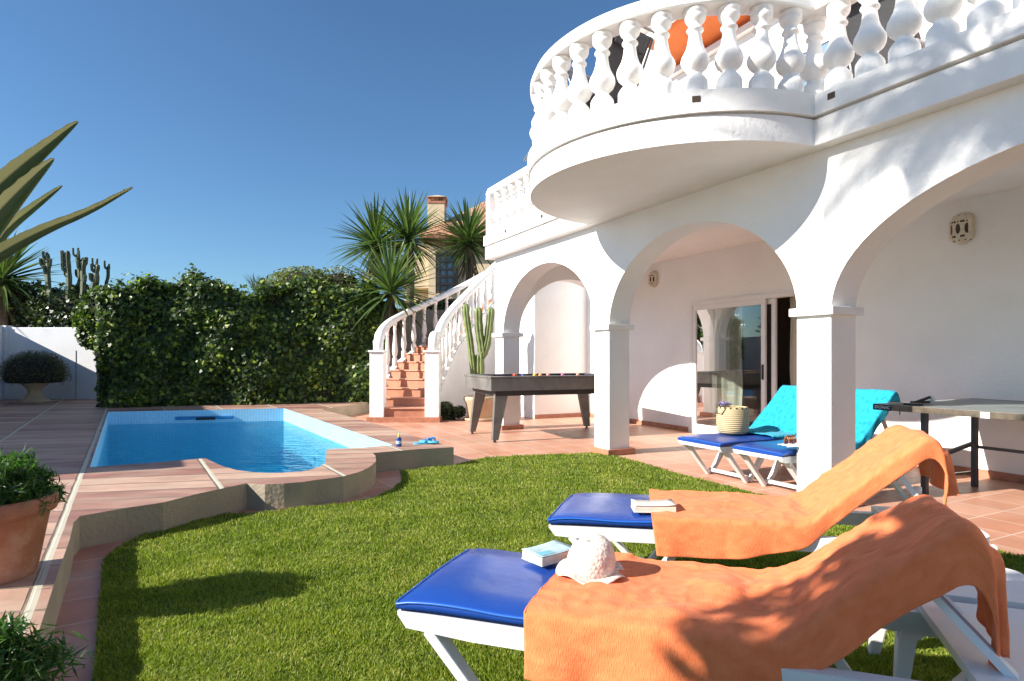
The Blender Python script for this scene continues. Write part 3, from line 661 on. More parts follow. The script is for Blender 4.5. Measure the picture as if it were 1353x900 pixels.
# ivy covered fence behind the pool
hl, hr = Vector(hedge_base_l), Vector(hedge_base_r); hl = hl-(hr-hl).normalized()*.05
hr = hr+(hr-hl).normalized()*.35
hd = (hr-hl).normalized(); hn = Vector((hd.y, -hd.x)); HL = (hr-hl).length
ivy = thing('ivy_hedge', 'tall dark green ivy hedge covering the fence behind the swimming pool', 'hedge', (hl.x, hl.y, ZC), math.atan2(hd.y, hd.x))
def htop(u):   # uneven crest
    return 2.27+.10*math.sin(u*1.9+.6)+.10*math.sin(u*4.3)+.05*math.sin(u*9.1+1) + .14*math.exp(-((u-1.5)/.7)**2) - .30*math.exp(-((u-.2)/.4)**2)
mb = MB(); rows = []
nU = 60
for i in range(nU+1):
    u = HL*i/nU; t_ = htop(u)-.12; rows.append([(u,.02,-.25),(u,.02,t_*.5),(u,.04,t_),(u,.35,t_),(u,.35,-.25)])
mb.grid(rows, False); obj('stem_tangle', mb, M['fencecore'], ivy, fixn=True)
n = 30000; u = RNG.random(n)*(HL+.2)-.1; tz = np.array([htop(x) for x in u]); z = RNG.random(n)*tz*1.02-.02
bulge = .15*np.sin(u*2.7+z*1.3)+.06*np.sin(u*6.1-z*3.7)+.05*np.sin(z*7+u)
y = -.06-np.abs(RNG.normal(0,.06,n))-bulge*.7
cen = np.c_[u, y, z]; nor = np.tile([-.25,-1,.45], (n,1))
n2 = 7000; u2 = RNG.random(n2)*HL; z2 = np.array([htop(x) for x in u2])+np.abs(RNG.normal(0,.12,n2))*(1+.3*np.sin(u2*5.3))-.09; cen2 = np.c_[u2, RNG.random(n2)*.5-.15, z2]
nor2 = np.tile([-.2,-.4,1], (n2,1))
n3 = 500; u3 = RNG.random(n3)*.25-.18; cen3 = np.c_[u3, RNG.random(n3)*.4-.05, RNG.random(n3)*2.2]
V_, F_ = leafcloud(np.r_[cen,cen2,cen3], np.r_[nor,nor2,np.tile([-1,-.3,.3],(n3,1))], .082, 'ivy', .55)
npmesh('ivy_leaves', V_, F_, M['ivy'], ivy)
# sprigs sticking up
mb = MB()
for i in range(70):
    x = random.random()*HL; z_ = htop(x); h_ = random.uniform(.08,.3); mb.tube([(x,.1,z_-.1),(x+random.uniform(-.08,.08),.1,z_+h_*.5),(x+random.uniform(-.15,.15),.1,z_+h_)], [.006,.004,.002], 4)
obj('twigs', mb, M['bark'], ivy)
# bush with a lot of leaves
def bush(name, label, cat, c, rx, ry, rz, n, mat, size, shape='ivy', core=True, group=None, jit=.8, lumps=9, foot=(0,0)):
    o = thing(name, label, cat, (c[0], c[1], c[2]-rz if c[2]-rz > 0 else 0), 0, group); bz = c[2]-o.location.z
    L_ = [(np.array([random.uniform(-.55,.55)*rx, random.uniform(-.5,.5)*ry, random.uniform(-.45,.55)*rz]), random.uniform(.35,.6)) for _ in range(lumps)]
    P = []; Nn = []
    for q, k in L_:
        m_ = n//lumps; d = RNG.normal(0,1,(m_,3)); d /= np.linalg.norm(d, axis=1)[:,None]; rr = k*(.75+.3*RNG.random(m_))[:,None]
        P.append(q+d*rr*np.array([rx,ry,rz])); Nn.append(d+np.array([-.1,-.1,.3]))
    P = np.concatenate(P)+np.array([0,0,bz]); Nn = np.concatenate(Nn)
    V_, F_ = leafcloud(P, Nn, size, shape, jit); npmesh('foliage', V_, F_, mat, o)
    if core:
        mb = MB()
        for q, k in L_:
            mb.lathe([(.02,-k*.6),(.35*k,-k*.5),(.55*k,-.2*k),(.6*k,.1*k),(.45*k,.4*k),(.02,.6*k)], 10, (0,0,0))
            for i in range(60): x, y, z = mb.v[-1-i]; mb.v[-1-i] = (x*rx+q[0], y*ry+q[1], z*rz+q[2]+bz)
        mb2 = MB(); mb2.v = mb.v; mb2.f = mb.f; mb2.sm = mb.sm
        # keep the lathe caps where they are: rebuild cleanly
        mb = MB()
        for q, k in L_:
            pr = [(.02,-.6),(.35,-.5),(.55,-.2),(.6,.1),(.45,.4),(.02,.6)]; nn = 10; v = []
            for r_, z in pr:
                for a_ in range(nn): v.append((q[0]+r_*k*rx*math.cos(2*math.pi*a_/nn), q[1]+r_*k*ry*math.sin(2*math.pi*a_/nn), q[2]+bz+z*k*rz))
            mb.add(v, [(i*nn+j, i*nn+(j+1) % nn, (i+1)*nn+(j+1) % nn, (i+1)*nn+j) for i in range(5) for j in range(nn)], True)
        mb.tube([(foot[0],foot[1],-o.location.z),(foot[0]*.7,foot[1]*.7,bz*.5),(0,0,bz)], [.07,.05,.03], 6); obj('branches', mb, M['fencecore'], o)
    return o
bush('ivy_bush', 'dark leafy bush above the white wall at the far left', 'bush', (-12.0,14.9,1.85), 2.4,.6,1.25, 15000, M['bushdark'], .10, lumps=16)
bush('ivy_bush', 'dark glossy bush between the cactus tree and the ivy hedge', 'bush', (-9.9,14.3,1.75), 1.5,.5,1.15, 9000, M['bushdark'], .085)
bush('ivy_bush', 'dark ivy clump at the left end of the ivy hedge, over the wall edge', 'bush', (-8.95,13.1,1.95), .75,.35,.75, 5000, M['ivy'], .08)
bush('treetop', 'pale olive green tree crown showing above the middle of the ivy hedge', 'tree', (-5.4,16.6,2.85), 1.7,.9,.85, 9000, M['olive'], .07, 'oval')
# tall grass on top of the wall
def sword(mb, base, d, L_, wd, droop, seg=5, fold=.25, up=Vector((0,0,1))):
    d = Vector(d).normalized(); side = d.cross(up)
    if side.length < .1: side = Vector((1,0,0))
    side.normalize(); L3 = []
    for i in range(seg+1):
        f = i/seg; p = Vector(base)+d*L_*f+Vector((0,0,-1))*droop*L_*f*f
        w_ = wd*(.55+1.2*f if f < .35 else (1-(f-.35)/.65)**.8*.97+.03)
        nn = side.cross(d).normalized()
        L3.append((p-side*w_/2+nn*w_*fold, p, p+side*w_/2+nn*w_*fold))
    v = [q for r in L3 for q in r]
    mb.add(v, [(3*i, 3*i+1, 3*i+4, 3*i+3) for i in range(seg)]+[(3*i+1, 3*i+2, 3*i+5, 3*i+4) for i in range(seg)], True)
def sphere_dirs(n, zmin=-.6):
    o = []
    for i in range(n):
        z = zmin+(1-zmin)*(i+.5)/n; a = i*2.39996+random.uniform(-.3,.3); r = math.sqrt(max(0,1-z*z)); o.append((r*math.cos(a), r*math.sin(a), z))
    return o
def yucca(label, x, y, zh, zbase=0, n=150, L_=.85, lean=(0,0), dead=True, wd=.085, rtrunk=.09):
    o = thing('yucca_tree', label, 'yucca tree', (x, y, zbase), random.random()*6, 'yucca trees behind the hedge')
    h = zh-zbase; top = Vector((lean[0], lean[1], h))
    mb = MB(); pts = [Vector((0,0,0)).lerp(top, i/6)+Vector((.03*math.sin(i*1.7), .03*math.cos(i*2.1), 0))*(i > 0) for i in range(7)]
    mb.tube(pts, [rtrunk*(1.3-.05*i)*random.uniform(.9,1.1) for i in range(7)], 9); obj('trunk', mb, M['bark'], o)
    mb = MB()
    for d in sphere_dirs(n, -.55):
        z = d[2]; l_ = L_*(random.uniform(.8,1.08))*(1 if z > -.2 else .85)
        sword(mb, pts[-1]+Vector(d)*.05+Vector((0,0,z*.12)), (d[0],d[1],d[2]+.12), l_, wd, random.uniform(.03,.16)+(.18 if z < .1 else 0), 5)
    obj('crown', mb, M['yucca'], o)
    if dead:
        mb = MB()
        for i in range(34):
            a = random.random()*6.28; sword(mb, pts[-1]+Vector((0,0,-.1-random.random()*.35)), (math.cos(a)*.5, math.sin(a)*.5, -.8), L_*.6, wd*.7, .1, 4)
        obj('dead_leaves', mb, M['deadleaf'], o)
    return o
def at(x, y, Y): return ((x-CX)/F*Y, Y, H+(HY-y)/F*Y)
q = at(494,325,15.2); yucca('leftmost yucca of the three tall ones, its round head dark against the sky', q[0], q[1], q[2], L_=1.2)
q = at(541,318,15.0); yucca('tallest yucca, standing just left of the chimney', q[0], q[1], q[2], L_=1.22)
q = at(620,322,16.0); yucca('yucca right of the chimney in front of the neighbouring roof', q[0], q[1], q[2], L_=1.25, n=170)
q = at(517,388,13.0); yucca('lowest yucca, its leaves spilling over the hedge beside the stairs', q[0], q[1], q[2], n=130, L_=1.3)
q = at(-2,372,14.4); yucca('yucca at the far left edge with a skirt of drooping dry leaves', q[0]+.1, q[1], q[2], n=150, L_=1.5)
q = at(340,372,15.0)
# small grasses on hedge crest
gt = thing('grass_tuft', 'spiky light green tuft sticking up over the ivy hedge', 'plant', at(343,374,14.6)); mb = MB()
for i in range(60):
    a = random.random()*6.28; sword(mb, (random.uniform(-.15,.15), random.uniform(-.1,.1), -.2), (math.cos(a)*.6, math.sin(a)*.6, 1), random.uniform(.4,.65), .02, .15, 4)
obj('blades', mb, M['olive'], gt)
# cactus tree with upright arms
M['cactus'] = plain('cactus_skin', (.17,.22,.07), .55, .25, 9, .2, 30)
M['cactusdark'] = plain('grey_green_cactus_skin', (.075,.10,.05), .6, .25, 9, .2, 30)
def cactus_arm(mb, pts, r, ribs=5, n=20):
    P = [Vector(p) for p in pts]
    for _ in range(2):
        Q = [P[0]]
        for i in range(len(P)-1): Q += [P[i]*.75+P[i+1]*.25, P[i]*.25+P[i+1]*.75]
        Q.append(P[-1]); P = Q
    rings = []; ref = Vector((1,0,0)); m_ = len(P)
    for i, p in enumerate(P):
        d = (P[min(i+1,m_-1)]-P[max(i-1,0)]).normalized(); ref = (ref-d*ref.dot(d)).normalized(); b = d.cross(ref)
        f = i/(m_-1); rr = r*(1+.07*math.sin(i*2.1))*(1 if f < .85 else math.sqrt(max(.03,1-((f-.85)/.15)**2)))
        if f < .08: rr *= .75+f*3
        rings.append([p+(ref*math.cos(2*math.pi*k/n)+b*math.sin(2*math.pi*k/n))*rr*(.82+.18*math.cos(ribs*2*math.pi*k/n)) for k in range(n)])
    v = [q for r_ in rings for q in r_]
    mb.add(v, [(i*n+k, i*n+(k+1) % n, (i+1)*n+(k+1) % n, (i+1)*n+k) for i in range(m_-1) for k in range(n)], True)
    mb.add(rings[-1], [tuple(range(n))], True)
YC = 14.2; cb = at(100,430,YC)
ct = thing('cactus_tree', 'tall branching cactus tree rising behind the ivy at the left', 'cactus', (cb[0], cb[1], .0))
for j, (bx, by, tx, ty, r_) in enumerate([(98,395,96,333,.085),(103,400,110,340,.085),(115,400,117,347,.08),(127,402,136,351,.075),(70,400,64,340,.07),(75,395,71,337,.07),(118,420,124,360,.06),(90,380,87,362,.05),(135,375,139,350,.05),(112,352,108,338,.05),(122,370,127,349,.05)]):
    mb = MB(); a_ = at(bx,by,YC); b_2 = at(tx,ty,YC); a_ = Vector((a_[0]-cb[0], random.uniform(-.2,.2), a_[2])); b_2 = Vector((b_2[0]-cb[0], a_.y, b_2[2]))
    r_ *= .78; cactus_arm(mb, [a_+Vector((.0,0,-.3)), a_, a_.lerp(b_2,.4)+Vector((.03*(-1)**j,0,0)), a_.lerp(b_2,.75), b_2], r_)
    for k in range(3):
        f = random.uniform(.45,.9); p = a_.lerp(b_2, f); s_ = random.choice((-1,1))
        cactus_arm(mb, [p, p+Vector((s_*r_*1.3,-.05,.03)), p+Vector((s_*r_*1.5,-.05,.13)), p+Vector((s_*r_*1.5,-.05,.2))], r_*.6)
    obj('arm', mb, M['cactusdark'], ct)
mb = MB(); mb.tube([(0,0,0),(.05,0,1.2),(0,0,2.2)], [.2,.16,.12], 10); obj('trunk', mb, M['bark'], ct)

# ------------------------------------------------------------ white garden walls
gw = Vector(U(125,527.5,ZC)); gc = Vector(U(10,527.5,ZC)); 
wl = thing('garden_wall', 'low whitewashed wall behind the stone urn at the end of the pool deck', 'wall', (gc.x, gc.y, ZC))
mb = MB(); L_ = gw.x-gc.x+.6
mb.bb(0, L_, 0, .2, -.2, 1.62); obj('wall_panel', mb, M['garden_wall'], wl, bevel=.02)
mb = MB(); mb.bb(-.12,.02,-.06,.16,-.2,1.66); obj('corner_pier', mb, M['garden_wall'], wl, bevel=.015)
mb = MB(); mb.bar((L_-.6-.42,-.003,-.0),(L_-.6-.42,-.003,1.1),.008); obj('cable', mb, M['steel'], wl)
# long side wall running towards the camera on the left
d_ = Vector((-.539,.842)); w0 = Vector((gc.x-.1, gc.y)); 
LW = 11.1
sw = thing('side_wall', 'whitewashed boundary wall along the left side of the pool deck', 'wall', (w0.x, w0.y, ZC), math.atan2(-d_.y, -d_.x))
mb = MB(); mb.bb(0, LW, -.22, 0, -.2, 1.66); obj('wall_panel', mb, M['garden_wall'], sw, bevel=.02)
# unseen hedge added above that wall to keep pool and deck in shade
def wallpt(k): return w0-d_*k
sh = thing('shade_hedge', 'clipped hedge out of view, added above the boundary wall to shade the pool', 'hedge', (w0.x, w0.y, 0), math.atan2(-d_.y, -d_.x))
mb = MB(); mb.bb(2.6, 9.45, -1.1, -.3, 0, 2.5); obj('branches', mb, M['fencecore'], sh)
n = 12000; cc = np.c_[RNG.random(n)*7.1+2.45, -.7+(RNG.random(n)-.5)*.95, RNG.random(n)*2.58]; k = (np.abs(cc[:,1]+.7) > .38) | (cc[:,2] > 2.45); cc = cc[k]
V_, F_ = leafcloud(cc, np.tile([0,0,.4],(len(cc),1)), .12, 'oval', .9); npmesh('leaves', V_, F_, M['bushdark'], sh)
lw_ = wallpt(12.75)
lwl = thing('shade_wall', 'low whitewashed wall out of view, added to shade the deck around the terracotta pots', 'wall', (lw_.x, lw_.y, ZC), math.atan2(-d_.y, -d_.x))  # unseen wall, added only to cast shade across the deck
mb = MB(); mb.bb(0, 3.6, -.2, 0, -.2, .50); obj('wall_panel', mb, M['garden_wall'], lwl, bevel=.02)
# tall grass over the white wall
tg = thing('grass_tuft', 'dry grass growing along the top of the white wall behind the urn', 'plant', (gc.x+.2, gc.y+.3, 1.5)); mb = MB()
for i in range(190):
    a = random.random()*6.28; sword(mb, (random.uniform(-.5,1.5), random.uniform(-.05,.15), .1), (math.cos(a)*.9, math.sin(a)*.5, 1), random.uniform(.2,.45), .012, .35, 4)
obj('blades', mb, M['olive'], tg)

# rough wall behind the stairs
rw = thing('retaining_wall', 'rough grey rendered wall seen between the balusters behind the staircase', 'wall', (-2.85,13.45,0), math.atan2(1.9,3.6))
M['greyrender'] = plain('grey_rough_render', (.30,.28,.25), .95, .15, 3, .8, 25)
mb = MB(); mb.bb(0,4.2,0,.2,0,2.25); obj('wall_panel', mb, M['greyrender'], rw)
# ------------------------------------------------------------ stone urn with clipped heather
q = U(58,530,ZC); urn = thing('stone_urn', 'cream stone urn on a pedestal foot against the white wall', 'urn', (q[0], q[1]-.25, ZC))
M['stone'] = plain('cream_cast_stone', (.52,.42,.29), .8, .12, 6, .3, 30, dirt=.3, dirtcol=(.35,.28,.18), dscale=5)
k = .95
mb = MB(); mb.lathe([(.27,0),(.28,.03),(.24,.05),(.19,.09),(.135,.16),(.12,.22),(.13,.27),(.19,.34),(.27,.41),(.32,.46),(.33,.48),(.30,.48),(.27,.44),(.02,.42)], 32); obj('bowl', mb, M['stone'], urn)
mb = MB(); mb.box((0,0,-.0+.012), (.56,.5,.024)); obj('base_plate', mb, M['stone'], urn, bevel=.005)
up_ = thing('urn_plant', 'dark domed heather plant spilling over the stone urn', 'plant', (q[0], q[1]-.25, ZC+.43))
n = 15000; dd = RNG.normal(0,1,(n,3)); dd /= np.linalg.norm(dd,axis=1)[:,None]; dd[:,2] = np.abs(dd[:,2]); 
zz = dd[:,2]; prof_r = np.where(zz > .9, 1, 1)
P_ = np.c_[dd[:,0]*(.60-.04*zz), dd[:,1]*(.52-.08*zz), zz**.6*.60+.0]*(.86+.26*RNG.random(n)**3)[:,None]
P_[:,2] += .0; sk = RNG.random(n) < .25; P_[sk,2] -= RNG.random(sk.sum())*.1
V_, F_ = leafcloud(P_, dd, .05, 'thin', .8); npmesh('sprigs', V_, F_, M['heather'], up_)
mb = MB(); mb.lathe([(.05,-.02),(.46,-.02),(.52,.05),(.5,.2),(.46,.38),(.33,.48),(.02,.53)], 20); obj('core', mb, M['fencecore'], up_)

# ------------------------------------------------------------ terracotta pot and plants in the left foreground
M['pot'] = plain('weathered_terracotta', (.36,.14,.085), .75, .25, 5, .4, 40, dirt=.75, dirtcol=(.48,.38,.32), dscale=5)
def potted(x, y, z, label, sc=1, group=None):
    o = thing('flower_pot', label, 'pot', (x, y, z), 0, group); mb = MB()
    mb.lathe([(.165*sc,0),(.175*sc,.01),(.225*sc,.29*sc),(.23*sc,.295*sc),(.25*sc,.30*sc),(.258*sc,.32*sc),(.256*sc,.365*sc),(.245*sc,.375*sc),(.225*sc,.372*sc),(.215*sc,.32*sc),(.02,.31*sc)], 40); obj('body', mb, M['pot'], o)
    return o
potted(-2.25, 2.60, ZC, 'large weathered terracotta pot on the deck at the left', .92)
def herb(x, y, z, r, n, label, sz=.05):
    o = thing('pot_plant', label, 'plant', (x, y, z))
    sv = []; mb = MB(); Cc = []; Nn = []
    for i in range(150):
        a = random.random()*6.28; e = random.uniform(.1,1.35); l_ = r*random.uniform(.75,1.15)
        d = Vector((math.cos(a)*math.cos(e), math.sin(a)*math.cos(e), math.sin(e)))
        p0_ = Vector((math.cos(a), math.sin(a), 0))*r*.35*random.random(); p2_ = p0_+d*l_; p1_ = p0_.lerp(p2_,.5)+Vector((0,0,.15*l_)); p2_.z -= .15*l_*math.cos(e)
        mb.tube([p0_, p1_, p2_], [.004,.003,.0015], 4, False)
        for k in range(n//150):
            f = .25+.75*math.sqrt(random.random()); c = (p0_*(1-f)**2+p1_*2*f*(1-f)+p2_*f*f)+Vector((random.gauss(0,.016),random.gauss(0,.016),random.gauss(0,.016))); Cc.append(c); Nn.append(d)
    obj('stems', mb, M['fresh'], o)
    V_, F_ = leafcloud(np.array(Cc), np.array([list(q) for q in Nn])*.3, sz, 'thin', 1); npmesh('leaves', V_, F_, M['fresh'], o); return o
herb(-2.28, 2.60, ZC+.30, .21, 12000, 'bushy feathery green plant growing in the terracotta pot', .045)
potted(-1.31, 1.38, ZC, 'smaller terracotta pot at the bottom left corner of the photo', .45)
herb(-1.29, 1.40, ZC+.14, .165, 7500, 'feathery green plant at the bottom left corner', .036)
# ------------------------------------------------------------ agave in a raised planter
ag = thing('agave', 'huge agave with toothed grey green leaves and yellow edges at the left', 'agave', (-1.08, .74, 1.08))
m, n_, b_, L = newmat('agave_leaf')
uvn = N(n_, 'ShaderNodeUVMap'); sx = N(n_, 'ShaderNodeSeparateXYZ'); L.new(uvn.outputs[0], sx.inputs[0]); ab = N(n_, 'ShaderNodeMath', operation='ABSOLUTE'); L.new(sx.outputs[0], ab.inputs[0])
cr = N(n_, 'ShaderNodeValToRGB'); e_ = cr.color_ramp.elements; e_[0].position = .58; e_[0].color = (.05,.11,.05,1); e_[1].position = .68; e_[1].color = (.66,.64,.26,1); L.new(ab.outputs[0], cr.inputs['Fac']); L.new(cr.outputs[0], b_.inputs['Base Color']); b_.inputs['Roughness'].default_value = .5
nz = N(n_, 'ShaderNodeTexNoise'); nz.inputs['Scale'].default_value = 12; bp = N(n_, 'ShaderNodeBump'); bp.inputs['Strength'].default_value = .2; L.new(nz.outputs[0], bp.inputs['Height']); L.new(bp.outputs[0], b_.inputs['Normal'])
M['agave'] = m
def agave_leaf(pts, wd, parent):
    P = [Vector(p) for p in pts]
    for _ in range(3):
        Q = [P[0]]
        for i in range(len(P)-1): Q += [P[i]*.75+P[i+1]*.25, P[i]*.25+P[i+1]*.75]
        Q.append(P[-1]); P = Q
    bm = bmesh.new(); ul = bm.loops.layers.uv.new('UVMap'); rows = []; m_ = len(P); K = [-1,-.8,-.4,0,.4,.8,1]
    for i, p in enumerate(P):
        f = i/(m_-1); d = (P[min(i+1,m_-1)]-P[max(i-1,0)]).normalized(); s_ = d.cross(Vector((0,0,1))); s_.normalize(); nn = s_.cross(d)
        w_ = .98*wd*min(1, .55+1.5*f)*(1 if f < .3 else max(.015,(1-(f-.3)/.7)**1.05))
        th = .16*wd*(1-f)+.001
        top = [bm.verts.new(p+s_*w_*.5*k+nn*(w_*.35*k*k)+(s_*(.0012*(i % 3 == 0)*k) if abs(k) == 1 else Vector())) for k in K]
        bot = [bm.verts.new(p+s_*w_*.5*k+nn*(w_*.35*k*k-th*(1-k*k)-.001)) for k in K]; rows.append((top, bot, f))
    for i in range(m_-1):
        for side in (0, 1):
            for j in range(6):
                q = [rows[i][side][j], rows[i+1][side][j], rows[i+1][side][j+1], rows[i][side][j+1]]; uv = [(K[j],rows[i][2]),(K[j],rows[i+1][2]),(K[j+1],rows[i+1][2]),(K[j+1],rows[i][2])]
                if side: q.reverse(); uv.reverse()
                f_ = bm.faces.new(q); f_.smooth = True
                for l_, u_ in zip(f_.loops, uv): l_[ul].uv = u_
    me = bpy.data.meshes.new('leaf'); bm.to_mesh(me); bm.free(); me.materials.append(M['agave'])
    o = bpy.data.objects.new('leaf', me); C.objects.link(o); o.parent = parent; return o
def L2(*px): return [Vector(at(x, y, Y))-ag.location for x, y, Y in px]
B0 = Vector((0,0,0))
for pts, wd in ((L2((-130,420,.85),(-50,310,.83),(20,238,.81),(66,195,.79),(103,160,.78)), .058),
                (L2((-120,440,.8),(-60,375,.75),(-5,300,.71),(40,245,.69),(71,209,.68)), .058),
                (L2((-140,440,.93),(-60,385,.96),(10,305,.99),(50,272,1.0),(82,245,1.0)), .048),
                (L2((-150,440,.9),(-70,390,.88),(0,340,.86),(60,305,.84),(120,280,.83),(175,247,.82)), .040)):
    agave_leaf([B0+Vector((0,0,-.02))]+pts, wd, ag)
for a, e, l_ in ((200,.5,.4),(160,.9,.4),(240,.8,.4),(130,.7,.4),(280,1.1,.35),(180,1.25,.4),(220,.15,.35)):
    d = Vector((math.cos(R(a))*math.cos(e), math.sin(R(a))*math.cos(e), math.sin(e)))
    agave_leaf([B0, d*l_*.3, d*l_*.6+Vector((0,0,.03)), d*l_], .065, ag)
pln = thing('stone_planter', 'tall stone planter holding the big agave, left of the deck', 'planter', (-1.08,.74,ZC))
mb = MB(); mb.lathe([(.13,0),(.14,.03),(.12,.1),(.13,.74),(.16,.79),(.16,.86),(.14,.88),(.12,.86),(.02,.85)], 28); obj('body', mb, M['stone'], pln)

# ------------------------------------------------------------ plants by the stairs
pp = U(634,556,0); pot2 = thing('cactus_pot', 'tan clay pot of the tall cactus beside the staircase', 'pot', (pp[0], pp[1]+.1, 0))
M['clay'] = plain('tan_clay', (.50,.36,.24), .8, .12, 6, .3, 30)
mb = MB(); mb.lathe([(.20,0),(.215,.02),(.27,.33),(.30,.37),(.30,.43),(.27,.44),(.25,.4),(.02,.39)], 28); obj('body', mb, M['clay'], pot2)
mb = MB(); mb.lathe([(.01,0),(.29,0),(.31,.045),(.29,.05),(.02,.04)], 28); obj('saucer', mb, M['clay'], pot2)
YK = pp[1]+.1; cac = thing('column_cactus', 'tall green column cactus with three ribbed arms in front of the stairs', 'cactus', (pp[0], YK, .38))
def cp(x, y): q = at(x, y, YK); return Vector((q[0]-pp[0], 0, q[2]-.38))
for pts, r_ in (([cp(628,515),cp(625,485),cp(621,450),cp(617,425),cp(615,401)], .062), ([cp(634,520),cp(634,495),cp(634,468)], .085), ([cp(638,470),cp(636,455),cp(632.5,435),cp(632,406)], .075), ([cp(636,472),cp(642,462),cp(646,440),cp(649,406)], .072)):
    mb = MB(); cactus_arm(mb, pts, r_, 6, 24); obj('arm', mb, M['cactus'], cac)
q = U(596,556,0); bush('low_shrub', 'small dark leafy shrub against the foot of the staircase wall', 'shrub', (q[0], q[1]+.25, .16), .26,.2,.2, 1500, M['bushdark'], .05, 'oval', lumps=6)

# ------------------------------------------------------------ neighbouring house
nh = thing('neighbour_house', 'cream house with a tiled roof and a tall chimney beyond the yuccas', 'house', at(548,472,22)[:2]+(0,))
M['cream'] = plain('cream_render', (.62,.50,.33), .8, .05, 2, .2, 20)
M['roof'] = tiles('clay_roof_tiles', (.38,.17,.09), (.50,.27,.16), (.2,.1,.06), .22, .3, 0, .5, .02, .8, var=.3)
def hx(x, Y=22): return (x-548)/F*Y
def hz(y, Y=22): return H+(HY-y)/F*Y
mb = MB(); mb.bb(hx(566), 8, 0, 6, 0, hz(325)); wlh = obj('wall', mb, M['cream'], nh)
mb = MB(); mb.bb(hx(528), hx(566), 1, 6, 0, hz(372)); obj('wing_wall', mb, M['cream'], nh)
mb = MB(); mb.add([(hx(556),-.5,hz(318)),(9,-.5,hz(318)+.0),(9,3.2,hz(318)+2.2),(hx(640),3.2,hz(318)+2.2),(hx(556),6.5,hz(318)),(9,6.5,hz(318))], [(0,1,2,3),(0,3,4),(4,3,2,5)]); rf_ = obj('roof', mb, M['roof'], nh, solid=.12)
mb = MB(); mb.add([(hx(520),.7,hz(375)),(hx(566),.7,hz(375)),(hx(566),3.5,hz(362)),(hx(535),3.5,hz(362))], [(0,1,2,3)]); obj('porch_roof', mb, M['roof'], nh, solid=.12)
mb = MB(); mb.bb(hx(562),hx(585),.6,1.25,hz(330),hz(262)); ch = obj('chimney', mb, M['cream'], nh, bevel=.01)
mb = MB()
for xx in (562.5,573,583): mb.bb(hx(xx),hx(xx)+.1,.62,.74,hz(262),hz(254.5)); mb.bb(hx(xx),hx(xx)+.1,1.1,1.22,hz(262),hz(254.5))
mb.bb(hx(562)-.03,hx(585)+.03,.57,1.28,hz(262)-.02,hz(262)+.05)
obj('chimney_vent', mb, M['skirt'], ch)
mb = MB(); a0, a1 = hx(560), hx(587.5); mb.add([(a0,.52,hz(254.5)),(a1,.52,hz(254.5)),(a1,1.33,hz(254.5)),(a0,1.33,hz(254.5)),((a0+a1)/2,.92,hz(249))],[(0,1,4),(1,2,4),(2,3,4),(3,0,4),(3,2,1,0)]); obj('chimney_cap', mb, M['cream'], ch)
mb = MB(); mb.bb(hx(579),hx(604),-.04,0.02,hz(385),hz(337)); wn = obj('window', mb, M['bluegl'], nh)
mb = MB()
for xx in (577.5,581,590,599,604): mb.bb(hx(xx)-.04,hx(xx)+.04,-.12,-.05,hz(388),hz(333))
for yy in (337,346,356,366,376): mb.bb(hx(577),hx(605),-.13,-.1,hz(yy)-.04,hz(yy)+.04)
obj('window_grille', mb, M['black'], wn)
mb = MB(); mb.bb(hx(546),hx(566),.3,1.0,hz(372)-.2,hz(320)); obj('side_wing', mb, M['cream'], nh)
bush('low_tree', 'dark bush between the stairs railing and the neighbouring house', 'bush', (*at(590,392,15.9)[:2], 2.2), 1.7,.6,.55, 6000, M['bushdark'], .09, 'oval')
# ------------------------------------------------------------ pool table and balls
q0 = Vector(U(655.5,584.5)); ang = R(21.5)
pt = thing('pool_table', 'dark grey pool table with splayed tapered legs under the first arch', 'pool table', (q0.x, q0.y, 0), ang)
PL, PW = 2.02, 1.12   # x along, y across (to the back)
x0, x1, y0_, y1_ = -.10, PL-.02, -.08, PW-.02
mb = MB(); zt = .885
def ringbox(mb, x0, x1, y0, y1, w_, z0, z1):
    mb.bb(x0, x1, y0, y0+w_, z0, z1); mb.bb(x0, x1, y1-w_, y1, z0, z1); mb.bb(x0, x0+w_, y0+w_, y1-w_, z0, z1); mb.bb(x1-w_, x1, y0+w_, y1-w_, z0, z1)
ringbox(mb, x0, x1, y0_, y1_, .03, .695, .865); obj('cabinet', mb, M['wood_dark'], pt, bevel=.004)
mb = MB(); ringbox(mb, x0-.012, x1+.012, y0_-.012, y1_+.012, .12, .866, .892); obj('top_rail', mb, M['wood_dark'], pt, bevel=.006)
mb = MB(); ringbox(mb, x0+.108, x1-.108, y0_+.108, y1_-.108, .04, .85, .885); mb.bb(x0+.03, x1-.03, y0_+.03, y1_-.03, .83, .852); obj('cloth', mb, M['felt'], pt)
mb = MB(); mb.bb(x0+.1, x1-.1, y0_+.1, y1_-.1, .62, .70); obj('underframe', mb, M['black'], pt)
